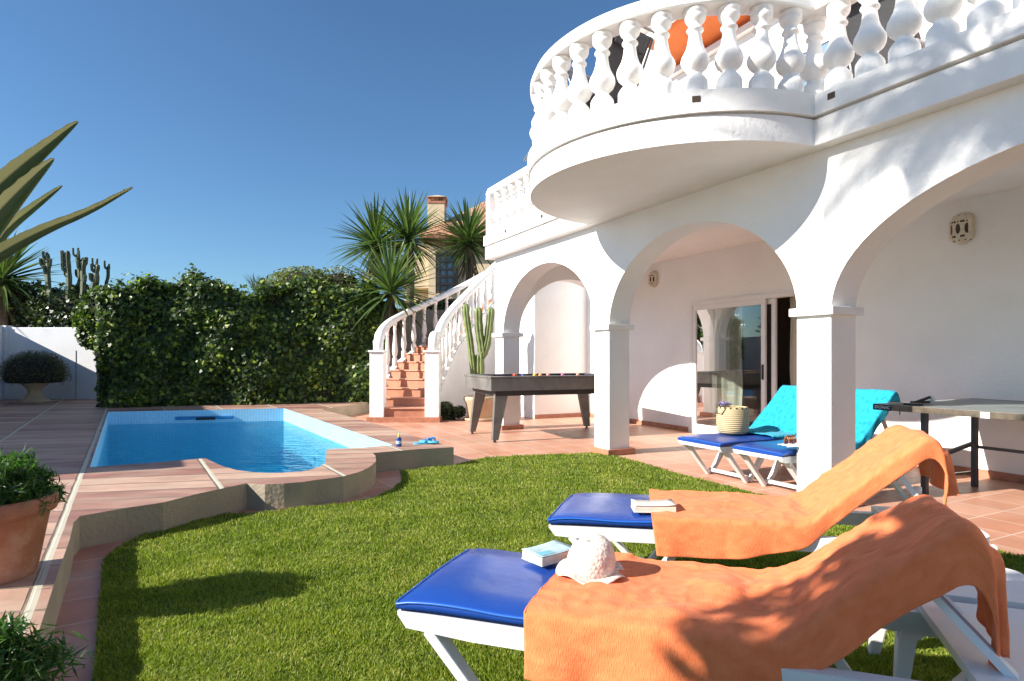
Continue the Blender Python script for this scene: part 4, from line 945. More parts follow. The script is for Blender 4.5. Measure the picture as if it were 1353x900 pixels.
def pleg(fx, fy, sx, sy):
    mb = MB(); # foot at fx,fy; top leans inward
    tx = fx-sx*.02; zz0, zz1 = .03, .66
    a = [(fx-sx*.0, ), ]
    xo0, xi0 = fx, fx+sx*.085; xo1, xi1 = fx+sx*.06, fx+sx*.25; yo0, yi0 = fy, fy+sy*.075; yo1, yi1 = fy+sy*.06, fy+sy*.13
    v = [(xo0,yo0,zz0),(xi0,yo0,zz0),(xi0,yi0,zz0),(xo0,yi0,zz0),(xo1,yo1,zz1),(xi1,yo1,zz1),(xi1,yi1,zz1),(xo1,yi1,zz1)]
    mb.add(v, [(0,3,2,1),(4,5,6,7),(0,1,5,4),(1,2,6,5),(2,3,7,6),(3,0,4,7)]); l_ = obj('leg', mb, M['wood_dark'], pt, fixn=True, bevel=.004)
    mb = MB(); mb.lathe([(.015,.03),(.015,.012),(.028,.01),(.028,0)], 12, ((xo0+xi0)/2,(yo0+yi0)/2,0)); obj('levelling_foot', mb, M['black'], l_)
pleg(-.06,-.03,1,1); pleg(PL-.05,-.03,-1,1); pleg(-.06,PW-.08,1,-1); pleg(PL-.05,PW-.08,-1,-1)
balls = [((.75,.08,.04),'red'),((.05,.05,.3),'blue'),((.75,.5,.05),'yellow'),((.7,.3,.1),'orange'),((.6,.25,.2),'maroon and white'),((.5,.12,.3),'purple'),((.8,.3,.25),'pink and white')]
pxs = [680,691,706.5,714,724.5,743.5,763.5]
cR, sR = math.cos(ang), math.sin(ang)
for (col, nm), px in zip(balls, pxs):
    mt = plain('ball_'+nm.replace(' ','_'), col, .12, .02)
    ly = .42+.2*random.random()
    # solve local x so that the ball is seen near its place along the table
    best = min(((abs((q0.x+lx*cR-ly*sR)/(q0.y+lx*sR+ly*cR)-(px-CX)/F), lx) for lx in np.linspace(.1,1.85,400)))[1]
    o = thing('billiard_ball', f'{nm} billiard ball lying on the pool table', 'billiard ball', (q0.x+best*cR-ly*sR, q0.y+best*sR+ly*cR, .852), 0, 'billiard balls on the pool table')
    mb = MB(); mb.lathe([(.0295*math.sin(math.pi*i/12)+.0002, .0295-.0295*math.cos(math.pi*i/12)) for i in range(13)], 20); obj('ball', mb, mt, o)

# ------------------------------------------------------------ table tennis table
tt = thing('table_tennis_table', 'grey table tennis table with dark steel legs beside the right pillar', 'table', (*W(.215,.856), 0), TH)
# local x into house, y along facade (towards far = +)
TZ = .75; M['ttop'] = plain('grey_green_table_top', (.22,.25,.25), .35, .06, 3); M['alu'] = plain('brushed_edge_profile', (.16,.13,.10), .35, .3, 18, metal=.5)
mb = MB(); mb.bb(.012,1.50,-2.72,-.012,TZ-.02,TZ); top = obj('top', mb, M['ttop'], tt)
mb = MB(); mb.bb(0,.012,-2.732,0,TZ-.045,TZ+.003); mb.bb(1.50,1.512,-2.732,0,TZ-.045,TZ+.003); mb.bb(.012,1.50,-.012,0,TZ-.045,TZ+.003); mb.bb(.012,1.5,-2.732,-2.72,TZ-.045,TZ+.003); obj('edge_profile', mb, M['alu'], tt, bevel=.002)
M['white'] = plain('white_paint', (.8,.8,.8), .4, .02)
mb = MB(); mb.bb(.014,.034,-2.7,-.03,TZ,TZ+.0015); mb.bb(.03,1.48,-.034,-.014,TZ,TZ+.0015); obj('boundary_line', mb, M['white'], top)
mb = MB(); mb.bb(-.004,-.0005,-.155,-.004,TZ-.047,TZ+.001); pch = obj('logo_patch', mb, plain('navy_label', (.01,.012,.03), .3, .05), tt)
cu = bpy.data.curves.new('logo_text', 'FONT'); cu.body = 'DONIC'; cu.size = .036; cu.extrude = .0006; cu.space_character = 1.12; cu.shear = .25; cu.align_x = 'CENTER'; cu.align_y = 'CENTER'
tmp = bpy.data.objects.new('tmp', cu); C.objects.link(tmp); dg = bpy.context.evaluated_depsgraph_get(); me = bpy.data.meshes.new_from_object(tmp.evaluated_get(dg)); bpy.data.objects.remove(tmp)
me.materials.append(M['white']); lo_ = bpy.data.objects.new('logo_lettering', me); C.objects.link(lo_); lo_.parent = pch
lo_.matrix_local = Matrix.Translation((-.0052,-.082,TZ-.022)) @ Matrix(((0,0,-1,0),(-1,0,0,0),(0,1,0,0),(0,0,0,1)))
mb = MB(); mb.bb(-.005,-.0005,-.86,-.80,TZ-.046,TZ-.002); obj('white_label', mb, M['white'], tt)
for yy in (-.28, -2.3):
    for xx in (.25, 1.02):
        mb = MB(); mb.bb(xx-.022, xx+.022, yy-.022, yy+.022, 0, TZ-.03); obj('leg', mb, M['steel'], tt, bevel=.004)
    mb = MB(); mb.bar((.25,yy,.33),(.62,yy,.335),.03); mb.bar((.62,yy,.335),(1.02,yy,.39),.03); obj('brace', mb, M['steel'], tt)
    mb = MB(); mb.bar((.25,yy,.15),(1.02,yy,.13),.022); obj('bottom_rail', mb, M['alu'], tt)
for xx in (1.02,):
    mb = MB(); mb.bar((xx,-.28,.355),(xx,-2.3,.355),.025); obj('long_brace', mb, M['steel'], tt)
for xx in (.25,1.02):
    mb = MB(); mb.bar((xx,-.05,TZ-.05),(xx,-2.68,TZ-.05),.03); obj('apron', mb, M['steel'], tt)
# bat and net post on the table
bq = W(-.0, 1.05)
bt = thing('table_tennis_bat', 'black table tennis bat with a pale handle lying on the table corner', 'bat', (bq[0], bq[1], TZ+.002), TH+R(-40))
mb = MB(); mb.prism([(.075*math.cos(2*math.pi*i/28), .08*math.sin(2*math.pi*i/28)) for i in range(28)], lambda p: (p[0],p[1],0), lambda p: (p[0],p[1],.012)); obj('blade', mb, M['black'], bt)
mb = MB(); mb.bar((-.07,0,.008),(-.18,0,.012),.026,.02); obj('handle', mb, plain('pale_wood', (.6,.5,.38), .5), bt, bevel=.005)
bq = W(.02,1.28)
np_ = thing('net_clamp', 'dark folded net clamp with a white end standing on the table', 'net clamp', (bq[0], bq[1], TZ+.002), R(8))
mb = MB(); mb.bar((-.12,0,.005),(.04,0,.055),.018,.02); mb.bar((-.14,0,.012),(.05,.02,.012),.02); obj('bracket', mb, M['black'], np_)
mb = MB(); mb.lathe([(.012,0),(.018,.01),(.018,.035),(.012,.05)], 12, (.065,0,.01)); obj('knob', mb, M['white'], np_)

# ------------------------------------------------------------ loungers
M['mattress'] = plain('royal_blue_vinyl', (.013,.06,.31), .28, .12, 3, .25, 9, spec=.5)
M['piping'] = plain('bright_blue_piping', (.02,.12,.50), .35, .05)
def clothmat(name, col, var=.1, tint=None):
    m, n, b, L = newmat(name); tc = N(n, 'ShaderNodeTexCoord')
    nz = N(n, 'ShaderNodeTexNoise'); nz.inputs['Scale'].default_value = 6; nz.inputs['Detail'].default_value = 8; mp = N(n, 'ShaderNodeMapping'); mp.inputs['Scale'].default_value = (3,5,1); L.new(tc.outputs['UV'], mp.inputs[0]); L.new(mp.outputs[0], nz.inputs['Vector'])
    cr = N(n, 'ShaderNodeValToRGB'); cr.color_ramp.elements[0].position = .3; cr.color_ramp.elements[1].position = .7
    cr.color_ramp.elements[0].color = (*[c*(1-var) for c in col],1); cr.color_ramp.elements[1].color = (*[min(1,c*(1+var)) for c in (tint or col)],1); L.new(nz.outputs[0], cr.inputs[0]); L.new(cr.outputs[0], b.inputs['Base Color'])
    b.inputs['Roughness'].default_value = .92; b.inputs['Sheen Weight'].default_value = .08; b.inputs['Specular IOR Level'].default_value = .15
    w1 = N(n, 'ShaderNodeTexNoise'); w1.inputs['Scale'].default_value = 120; w1.inputs['Detail'].default_value = 3; mp4 = N(n, 'ShaderNodeMapping'); mp4.inputs['Scale'].default_value = (3.2,.5,1); L.new(tc.outputs['UV'], mp4.inputs[0]); L.new(mp4.outputs[0], w1.inputs['Vector'])
    w2 = N(n, 'ShaderNodeTexNoise'); w2.inputs['Scale'].default_value = 9; w2.inputs['Detail'].default_value = 6; mp3 = N(n, 'ShaderNodeMapping'); mp3.inputs['Scale'].default_value = (.7,1.6,1); mp3.inputs['Rotation'].default_value = (0,0,.5); L.new(tc.outputs['UV'], mp3.inputs[0]); L.new(mp3.outputs[0], w2.inputs['Vector'])
    b1 = N(n, 'ShaderNodeBump'); b1.inputs['Strength'].default_value = .9; b1.inputs['Distance'].default_value = .003; L.new(w1.outputs[0], b1.inputs['Height'])
    b2 = N(n, 'ShaderNodeBump'); b2.inputs['Strength'].default_value = .35; b2.inputs['Distance'].default_value = .012; L.new(w2.outputs[0], b2.inputs['Height']); L.new(b1.outputs[0], b2.inputs['Normal']); L.new(b2.outputs[0], b.inputs['Normal'])
    return m
M['orange'] = clothmat('orange_towel_cloth', (.84,.20,.07), .06, (.86,.24,.095))
M['turq'] = clothmat('turquoise_towel_cloth', (.008,.28,.44), .2, (.02,.36,.52))
ZM = .40
class Lng: pass
def mprofile(hinge, ang_, back, z=ZM, ext=0):
    return [(0, z), (hinge, z), (hinge+math.cos(ang_)*(back+ext), z+math.sin(ang_)*(back+ext))]
def smoothpath(pts, step=.03, r=.09):
    P = [Vector(p) for p in pts]; out_ = [P[0]]
    for i in range(1, len(P)-1):
        a = P[i]+(P[i-1]-P[i]).normalized()*r; b = P[i]+(P[i+1]-P[i]).normalized()*r
        for k in range(7): t = k/6; out_.append(a*(1-t)**2+P[i]*2*t*(1-t)+b*t*t)
    out_.append(P[-1]); res = [out_[0]]
    for q in out_[1:]:
        while (q-res[-1]).length > step: res.append(res[-1]+(q-res[-1]).normalized()*step)
    res.append(out_[-1]); return res
def lounger(label, org, ang_z, wd, hinge, angb, back, wskew=0, taper=1, group='white sun loungers with blue mattresses', L_=1.9):
    o = thing('sun_lounger', label, 'sun lounger', (org[0], org[1], 0), ang_z, group)
    sh_ = math.tan(wskew)       # slight shear of the ends, as photographed
    zf = ZM-.05
    def X(x, y): return x+y*sh_
    def YB(x, y):
        f = min(1, max(0, (x-hinge+.15)/.45)); f = f*f*(3-2*f); return wd*.58+(y-wd*.58)*(1-(1-taper)*f)
    mb = MB()   # frame side rails
    for y in (.0, wd):
        yy0, yy1 = (y-.0, y+.045) if y == 0 else (y-.045, y)
        pr = [(-.0,zf-.012),(.03,zf-.05),(.25,zf-.062),(L_-.5,zf-.062),(L_-.1,zf-.085),(L_,zf-.05),(L_,zf),(0,zf)]
        mb.prism(pr, lambda p: (X(p[0],yy1), yy1, p[1]), lambda p: (X(p[0],yy0), yy0, p[1]), 60)
    obj('side_rails', mb, M['plastic'], o, fixn=True, bevel=.006)
    mb = MB()  # foot cross member, slats
    mb.add([(X(0,.045),.045,zf-.03),(X(0,wd-.045),wd-.045,zf-.03),(X(.06,wd-.045),wd-.045,zf-.03),(X(.06,.045),.045,zf-.03),(X(0,.045),.045,zf),(X(0,wd-.045),wd-.045,zf),(X(.06,wd-.045),wd-.045,zf),(X(.06,.045),.045,zf)],[(0,1,2,3),(7,6,5,4),(0,4,5,1),(3,2,6,7),(0,3,7,4),(1,5,6,2)])
    xx = .12
    while xx < hinge-.05:
        mb.bar((X(xx,.045),.045,zf-.01),(X(xx,wd-.045),wd-.045,zf-.01),.05,.015); xx += .075
    obj('slats', mb, M['plastic'], o)
    # head plate with rounded corners and arched apron
    mb = MB(); rr = .09; hx0 = L_-.36; cpts = [(hx0,.0)]
    for k in range(7): a = -math.pi/2+math.pi/2*k/6; cpts.append((L_-rr+rr*math.cos(a)+.0, rr+rr*math.sin(a)))
    for k in range(7): a = math.pi/2*k/6; cpts.append((L_-rr+rr*math.cos(a), wd-rr+rr*math.sin(a)))
    cpts.append((hx0, wd))
    mb.prism([(X(a,b),b) for a, b in cpts], lambda p: (p[0],p[1],zf+.003), lambda p: (p[0],p[1],zf+.030), 35); obj('head_plate', mb, M['plastic'], o, fixn=True, bevel=.008)
    mb = MB()
    n = 14
    ap = [(X(L_-.004,0)+0, 0)]
    top_ = zf+.003
    prr = [(.02, top_)]+[(.02, top_-.19)]+[(.08,top_-.19)]+[(.08+(wd-.16)*k/n, top_-.19+.13*math.sin(math.pi*k/n)) for k in range(1,n)]+[(wd-.08,top_-.19),(wd-.02,top_-.19),(wd-.02,top_)]
    mb.prism(prr, lambda p: (X(L_-.055,p[0]),p[0],p[1]), lambda p: (X(L_-.02,p[0]),p[0],p[1]), 30); obj('head_apron', mb, M['plastic'], o, fixn=True, bevel=.004)
    # V legs
    for y in (.03, wd-.03):
        for xa, xb in ((.10,.36),(.62,.40),(1.22,1.42),(L_-.10,L_-.36)):
            mb = MB(); mb.bar((X(xa,y),y,zf-.05),(X(xb,y),y,0.004),.035,.062,up=(0,1,0),w2=.03,h2=.042)
            l_ = obj('leg', mb, M['plastic'], o, bevel=.006)
    mb = MB()
    for xb in (.38, L_-.42):
        mb = MB(); mb.bar((X(xb,.03),.03,.045),(X(xb,wd-.03),wd-.03,.045),.03); obj('stretcher', mb, M['plastic'], o, bevel=.004)
    # backrest
    ca, sa = math.cos(angb), math.sin(angb); nx, nz = -sa, ca
    mb = MB()
    for y in (.05, wd-.05):
        yt = YB(hinge+.5, y); mb.bar((X(hinge,y),y,zf-.01),(X(hinge+ca*back,yt),yt,zf+.03+sa*back-.035),.04,.03)
    k = 0.08
    while k < back:
        ya, yb = YB(hinge+ca*k,.05), YB(hinge+ca*k,wd-.05); mb.bar((X(hinge+ca*k,ya),ya,zf-.012+sa*k),(X(hinge+ca*k,yb),yb,zf-.012+sa*k),.05,.014,up=(nx,0,nz)); k += .08
    obj('backrest', mb, M['plastic'], o)
    for y in (.07, wd-.07):
        mb = MB(); yt = YB(hinge+.5, y); mb.bar((X(hinge+ca*back*.8,yt),yt,zf+sa*back*.8-.03),(X(min(L_-.1,hinge+ca*back*.75+.22),y),y,zf),.03,.02); obj('support_strut', mb, M['plastic'], o)
    # mattress
    path = smoothpath([(p[0], p[1]-.024) for p in mprofile(hinge, angb, back)], .04)
    sec = []; tk = .018; e = .02; mw = wd+.0
    sec = [(-.005,-tk*.6),(.015,-tk),(mw-.015,-tk),(mw+.005,-tk*.6),(mw+.005,tk*.5),(mw-.01,tk*.95),(mw*.75,tk*1.15),(mw*.5,tk*1.2),(mw*.25,tk*1.15),(.01,tk*.95),(-.005,tk*.6)]
    rows = []
    for i, p in enumerate(path):
        a = path[max(i-1,0)]; b = path[min(i+1,len(path)-1)]; d = (b-a).normalized(); nn = Vector((-d.y, d.x))
        f_ = 1 if 0 < i < len(path)-1 else .75
        cur = -.012*math.exp(-i*.5)*0
        rows.append([(X(p.x+nn.x*h_*f_, YB(p.x, y_)), YB(p.x, y_), p.y+nn.y*h_*f_+.007*mnoise.noise(Vector((i*.17, y_*5, org[0])))*(h_ > 0)-.010*math.exp(-p.x/.06)) for y_, h_ in sec])
    mb = MB(); kk = len(sec); v = [q for r in rows for q in r]
    mb.add(v, [(i*kk+j, (i+1)*kk+j, (i+1)*kk+(j+1) % kk, i*kk+(j+1) % kk) for i in range(len(rows)-1) for j in range(kk)], True)
    mb.add(rows[0], [tuple(range(kk))]); mb.add(rows[-1], [tuple(range(kk))])
    mt = obj('mattress', mb, M['mattress'], o, fixn=True)
    mb = MB(); mb.tube([(r[10][0],r[10][1],r[10][2]) for r in rows], .0045, 6); mb.tube([(q[0]-.002,q[1],q[2]) for q in rows[0][5:11]], .0045, 6)
    obj('piping', mb, M['piping'], mt)
    o_ = Lng(); o_.YB = YB; o_.o = o; o_.wd = wd; o_.prof = (hinge, angb, back); o_.X = X; o_.org = org; o_.az = ang_z; return o_
def towel(l, label, mat, a0, a0far, hang_n, hang_f, tail, tailn, group, seed=1, over=0.02, wr=.008, inset=0, hang_b=.085, cover_w=None, wavy=1, ext=.02, lean=.02):
    """cloth over mattress and backrest of lounger l; a = arc length from foot"""
    hinge, angb, back = l.prof; wd = l.wd
    topx = hinge+math.cos(angb)*(back+ext); topz = ZM+math.sin(angb)*(back+ext)
    path = smoothpath([(0, ZM+.008), (hinge, ZM+.008), (topx, topz+.008+.01), (topx+.035+lean*.5, topz-.045), (topx+.04+lean, topz-.3), (topx+.04+lean, topz-1.2)], .025, .05)
    cum = [0]
    for i in range(1, len(path)): cum.append(cum[-1]+(path[i]-path[i-1]).length)
    def ev(s_):
        i = min(max(np.searchsorted(cum, s_)-1, 0), len(path)-2); f = (s_-cum[i])/max(1e-6, cum[i+1]-cum[i]); p = path[i].lerp(path[i+1], f); d = (path[i+1]-path[i]).normalized(); return p, Vector((-d.y, d.x))
    atop = hinge+back+ext
    nb = 56; na = 150; rows = []; rng = random.Random(seed)
    b0, b1 = -hang_n, wd-inset+hang_f
    uvs = []
    for i in range(na+1):
        row = []
        for j in range(nb+1):
            fb = j/nb; b = b0+(b1-b0)*fb; st_ = a0+(a0far-a0)*fb; en = atop+tailn+(tail-tailn)*fb
            fa = i/na; s_ = st_+(en-st_)*fa; p, nn = ev(s_)
            hf = min(1, max(0, (s_-hinge+.45)/.65)); hf = hf*hf*(3-2*hf); b = (-(hang_n*(1-hf)+hang_b*hf))+(b1+(hang_n*(1-hf)+hang_b*hf))*fb
            nv = Vector((s_*6+seed*7, b*7+s_*2, seed)); wv = mnoise.fractal(nv, 1, 2, 4)*wr
            # long soft folds, stronger at the hinge and over the top
            fold = .010*wavy*mnoise.noise(Vector((s_*4.2+seed, b*4.5-s_, 3)))+.012*wavy*math.exp(-((s_-hinge)/.14)**2)*mnoise.noise(Vector((s_*14, b*3, seed*2)))
            cr_ = (1-min(1, abs(mnoise.noise(Vector((s_*4.1+seed*3, b*5+s_*2, seed+.5))))*9))*.003*wavy; cr_ += (1-min(1, abs(mnoise.noise(Vector((s_*9+seed, b*5, seed+7.5))))*8))*.0022*wavy
            eg = min(1, max(0, b)/.07); hgt = max(0, .006+(wv+fold+cr_)*eg)
            behind = max(0, s_-atop-.06)
            Y0b = l.YB(min(p.x, topx), 0)
            if b < 0:   # hanging at the near side
                t_ = -b; yv = -.012-.012*(1-math.exp(-t_*14))-.014*math.sin(s_*23+seed)*min(1,t_*7)*(.5+.5*mnoise.noise(Vector((s_*3,seed,1))))-.022*abs(mnoise.noise(Vector((s_*5, 2, seed))))*min(1, t_*8)+.018*mnoise.noise(Vector((s_*9, t_*3, seed+4)))*min(1, t_*6)
                z_ = p.y+nn.y*.006-t_; x_ = p.x+nn.x*.006; 
                z_ -= .004; xx_ = l.X(x_, 0)+.03*mnoise.noise(Vector((s_*4, t_*4, 9)))*t_*4
                if behind > 0: yv += behind*.15; 
                q = (xx_, yv+Y0b, max(z_, .02))
            elif b > wd-inset and hang_f > 0:
                t_ = b-(wd-inset); q = (l.X(p.x, wd), wd+.012+.01*mnoise.noise(Vector((s_*7,t_*4,1))), max(.02, p.y-t_+.01))
            else:
                edge = min(1, b/.05)
                x_ = p.x+nn.x*hgt; z_ = p.y+nn.y*hgt-.004*(1-edge)
                if behind > 0:
                    sway = .06*math.sin(b*13+seed)*min(1, behind*3); x_ += .02+sway*.6+.03*behind; 
                yy_ = l.YB(min(p.x, topx), b); q = (l.X(x_, yy_), yy_, z_)
            row.append(q); uvs.append((s_, b))
        rows.append(row)
    mb = MB(); mb.grid(rows, True)
    me = bpy.data.meshes.new('towel'); me.from_pydata([tuple(v) for v in mb.v], [], mb.f); me.update(); me.polygons.foreach_set('use_smooth', [True]*len(mb.f))
    ul = me.uv_layers.new(name='UVMap'); vi = np.zeros(len(me.loops), dtype=np.int32); me.loops.foreach_get('vertex_index', vi); ul.data.foreach_set('uv', np.array(uvs)[vi].ravel().astype(np.float32)); me.materials.append(mat)
    o = bpy.data.objects.new('beach_towel', me); C.objects.link(o); o.location = (l.org[0], l.org[1], 0); o.rotation_euler = (0,0,l.az)
    md = o.modifiers.new('solid', 'SOLIDIFY'); md.thickness = .006; md.offset = 1
    md = o.modifiers.new('sub', 'SUBSURF'); md.levels = md.render_levels = 1
    setp(o, label, 'towel', group)
    hm = MB()
    def edge(pts): hm.tube([(p[0], p[1], p[2]+.003) for p in pts], .0035, 6)
    edge(rows[0]); edge(rows[-1]); edge([r[0] for r in rows]); edge([r[-1] for r in rows])
    obj('hem', hm, mat, o); return o
# near pair on the lawn
LA = lounger('nearest white sun lounger, its blue foot end over the lawn, crocheted hat on its towel', U(525,786,ZM), R(-18.5), .55, 1.12, R(36), .52, R(2), .68)
LB = lounger('second white sun lounger on the lawn, between the nearest lounger and the white pillar', U(725,680,ZM), R(-10), .54, 1.16, R(38), .62, R(8), .85)
towel(LA, 'orange towel on the nearest lounger, half in shadow with a corner trailing behind', M['orange'], .42, .44, .19, 0, .20, .33, 'orange beach towels', 3, wr=.009, wavy=1.9, lean=.0, hang_b=.13)
towel(LB, 'orange towel in full sun on the second lounger, beside the paperback with a plain page', M['orange'], .50, .42, .17, 0, .25, .25, 'orange beach towels', 8, wr=.007, wavy=1.5)
LC = lounger('white sun lounger with the straw basket on its blue mattress, near the sliding door', (1.84,5.33), TH, .53, .98, R(40), .66, 0)
LD = lounger('white sun lounger right beside the square pillar, turquoise towel over its back', (2.15,4.80), TH, .50, .98, R(40), .66, 0)
towel(LC, 'turquoise towel on the lounger with the straw basket', M['turq'], .66, .60, .0, 0, .12, .12, 'turquoise beach towels', 5, wr=.006, wavy=.45)
towel(LD, 'turquoise towel on the lounger behind the pillar, seen on both sides of it', M['turq'], .70, .66, .10, 0, .14, .14, 'turquoise beach towels', 6, wr=.006, wavy=.45)

# ------------------------------------------------------------ small things
def place(l, x, y, z): c_, s_ = math.cos(l.az), math.sin(l.az); xx = l.X(x, y); return (l.org[0]+xx*c_-y*s_, l.org[1]+xx*s_+y*c_, z)
M['paper'] = plain('book_pages', (.68,.62,.50), .8, .06, 30); M['cover1'] = plain('pale_blue_cover', (.45,.62,.68), .4, .45, 9, detail=3); M['cover2'] = plain('cream_printed_page', (.72,.66,.58), .6, .1, 14)
def book(label, x, y, z, rz, sx, sy, h, cov, lift=.0, spine=None):
    o = thing('book', label, 'book', (x,y,z), rz, 'paperback books')
    mb = MB(); mb.bb(-sx/2+.003,sx/2-.003,-sy/2+.003,sy/2-.001,.002,h-.002); obj('pages', mb, M['paper'], o)
    mb = MB(); rows = [[(-sx/2+sx*i/8, yv, h+.001+lift*(i/8-.4)**2*2) for yv in (-sy/2, sy/2)] for i in range(9)]; mb.grid(rows, True); obj('front_cover', mb, cov, o, solid=.0015)
    mb = MB(); mb.bb(-sx/2,sx/2,-sy/2,sy/2,0,.0018); obj('back_cover', mb, cov, o)
    return o
b1 = U(725,738,ZM+.01); bk = book('thick paperback with a pale blue cover lying beside the crocheted hat', b1[0], b1[1], ZM+.012, R(38), .165, .115, .03, M['cover1'], .008)
M['seablue'] = plain('turquoise_print', (.12,.42,.52), .4, .2, 20)
mb = MB(); mb.add([(-.07,-.045,.0345),(-.01,-.045,.0335),(-.01,-.01,.0335),(-.07,-.01,.0345)],[(0,1,2,3)]); obj('cover_picture', mb, M['seablue'], bk)
b2 = U(863,674,ZM+.01); book('opened paperback lying face up at the edge of the sunny orange towel', b2[0], b2[1], ZM+.012, R(-3), .20, .12, .030, M['cover2'], .01)
# crocheted hat
hq = U(783,768,ZM+.01); hat = thing('crochet_hat', 'pale pink crocheted sun hat with a brown cord lying on the shaded towel', 'hat', (hq[0], hq[1]+.04, ZM+.018), R(20))
m, n_, b_, L = newmat('pale_pink_crochet'); b_.inputs['Base Color'].default_value = (.74,.60,.50,1); b_.inputs['Roughness'].default_value = .9; tc = N(n_, 'ShaderNodeTexCoord')
vo = N(n_, 'ShaderNodeTexVoronoi'); vo.inputs['Scale'].default_value = 85; L.new(tc.outputs['Object'], vo.inputs['Vector']); bp = N(n_, 'ShaderNodeBump'); bp.inputs['Strength'].default_value = 1; bp.inputs['Distance'].default_value = .003; bp.invert = True; L.new(vo.outputs['Distance'], bp.inputs['Height']); L.new(bp.outputs[0], b_.inputs['Normal'])
cr = N(n_, 'ShaderNodeValToRGB'); cr.color_ramp.elements[0].color = (.84,.72,.64,1); cr.color_ramp.elements[1].color = (.60,.47,.40,1); cr.color_ramp.elements[1].position = .8; L.new(vo.outputs['Distance'], cr.inputs[0]); L.new(cr.outputs[0], b_.inputs['Base Color']); M['crochet'] = m
mb = MB(); prf = [(.0003,.1185),(.025,.117),(.046,.110),(.062,.096),(.072,.074),(.077,.05),(.077,.025),(.075,.012)]
n = 40; rows = []
for r_, z in prf: rows.append([(r_*math.cos(2*math.pi*k/n)*1.0*(1+.03*math.sin(3*k*.157+z*30)), r_*math.sin(2*math.pi*k/n)*1.05, z+.012*math.cos(2*math.pi*k/n)*(z/.12)) for k in range(n+1)])
mb.grid(rows, True); obj('crown', mb, M['crochet'], hat, solid=.004)
mb = MB(); rows = []
for i, r_ in enumerate((.072,.082,.095,.107,.115)):
    rows.append([(r_*(1+.05*(i/4)*math.sin(k*2*math.pi/n*3+1))*math.cos(2*math.pi*k/n), r_*math.sin(2*math.pi*k/n)*1.05, .012-.003*i+.011*(i/4)*math.sin(k*2*math.pi/n*4)+.009*(i/4)) for k in range(n+1)])
mb.grid(rows, True); obj('brim', mb, M['crochet'], hat, solid=.004)
mb = MB(); mb.tube([(.0755*math.cos(2*math.pi*k/30), .0755*1.05*math.sin(2*math.pi*k/30), .018+.003*math.sin(k)) for k in range(31)], .002, 6); obj('cord', mb, M['brown'], hat)
# straw basket with flowers
m, n_, b_, L = newmat('woven_straw'); tc = N(n_, 'ShaderNodeTexCoord'); wv = N(n_, 'ShaderNodeTexWave'); wv.bands_direction = 'Z'; wv.inputs['Scale'].default_value = 17; wv.inputs['Distortion'].default_value = 1.2; wv.inputs['Detail'].default_value = 2; L.new(tc.outputs['Object'], wv.inputs['Vector'])
cr = N(n_, 'ShaderNodeValToRGB'); cr.color_ramp.elements[0].color = (.38,.28,.14,1); cr.color_ramp.elements[1].color = (.62,.50,.30,1); L.new(wv.outputs['Fac'], cr.inputs[0]); L.new(cr.outputs[0], b_.inputs['Base Color']); b_.inputs['Roughness'].default_value = .85
bp = N(n_, 'ShaderNodeBump'); bp.inputs['Strength'].default_value = .8; bp.inputs['Distance'].default_value = .006; L.new(wv.outputs['Fac'], bp.inputs['Height']); L.new(bp.outputs[0], b_.inputs['Normal']); M['straw'] = m
bq = U(968,573.5,ZM); bsk = thing('straw_basket', 'round woven straw basket standing on a blue mattress', 'basket', (bq[0], bq[1], ZM+.012), .3)
mb = MB(); mb.lathe([(.01,0),(.13,0),(.145,.03),(.152,.10),(.150,.18),(.142,.24),(.138,.255),(.130,.255),(.132,.24),(.138,.1),(.12,.02),(.01,.015)], 36, caps=False); bo = obj('basket_body', mb, M['straw'], bsk)
for a_ in (0, math.pi):
    mb = MB(); mb.tube([(.14*math.cos(a_-.5),.14*math.sin(a_-.5),.25),(.155*math.cos(a_-.25),.155*math.sin(a_-.25),.19),(.155*math.cos(a_+.25),.155*math.sin(a_+.25),.19),(.14*math.cos(a_+.5),.14*math.sin(a_+.5),.25)], .006, 6); obj('handle', mb, M['brown'], bsk)
mb = MB()
for k in range(16): a_ = 2*math.pi*k/16; mb.box((.137*math.cos(a_),.137*math.sin(a_),.247), (.012,.016,.016), a_)
obj('rim_stitching', mb, M['brown'], bsk)
fl = thing('flower_bunch', 'small bunch of purple flowers sticking out of the straw basket', 'flowers', (bq[0]-.08, bq[1], ZM+.22))
M['purple'] = leafmat('purple_petals', [(0,(.22,.16,.42)),(.6,(.42,.36,.62)),(1,(.10,.06,.16))], .6, .3)
mb = MB()
for k in range(9):
    a_ = random.random()*6.28; mb.tube([(0,0,-.06),(.03*math.cos(a_),.03*math.sin(a_),.04),(.07*math.cos(a_),.05*math.sin(a_),.075)], .002, 4)
obj('stems', mb, M['fresh'], fl)
pc = np.array([[.065*math.cos(a)*r_, .05*math.sin(a)*r_, .06+.03*random.random()] for a, r_ in [(random.random()*6.28, random.random()) for _ in range(140)]]); V_, F_ = leafcloud(pc, np.tile([0,-.3,1],(len(pc),1)), .028, 'oval', .9); npmesh('petals', V_, F_, M['purple'], fl)
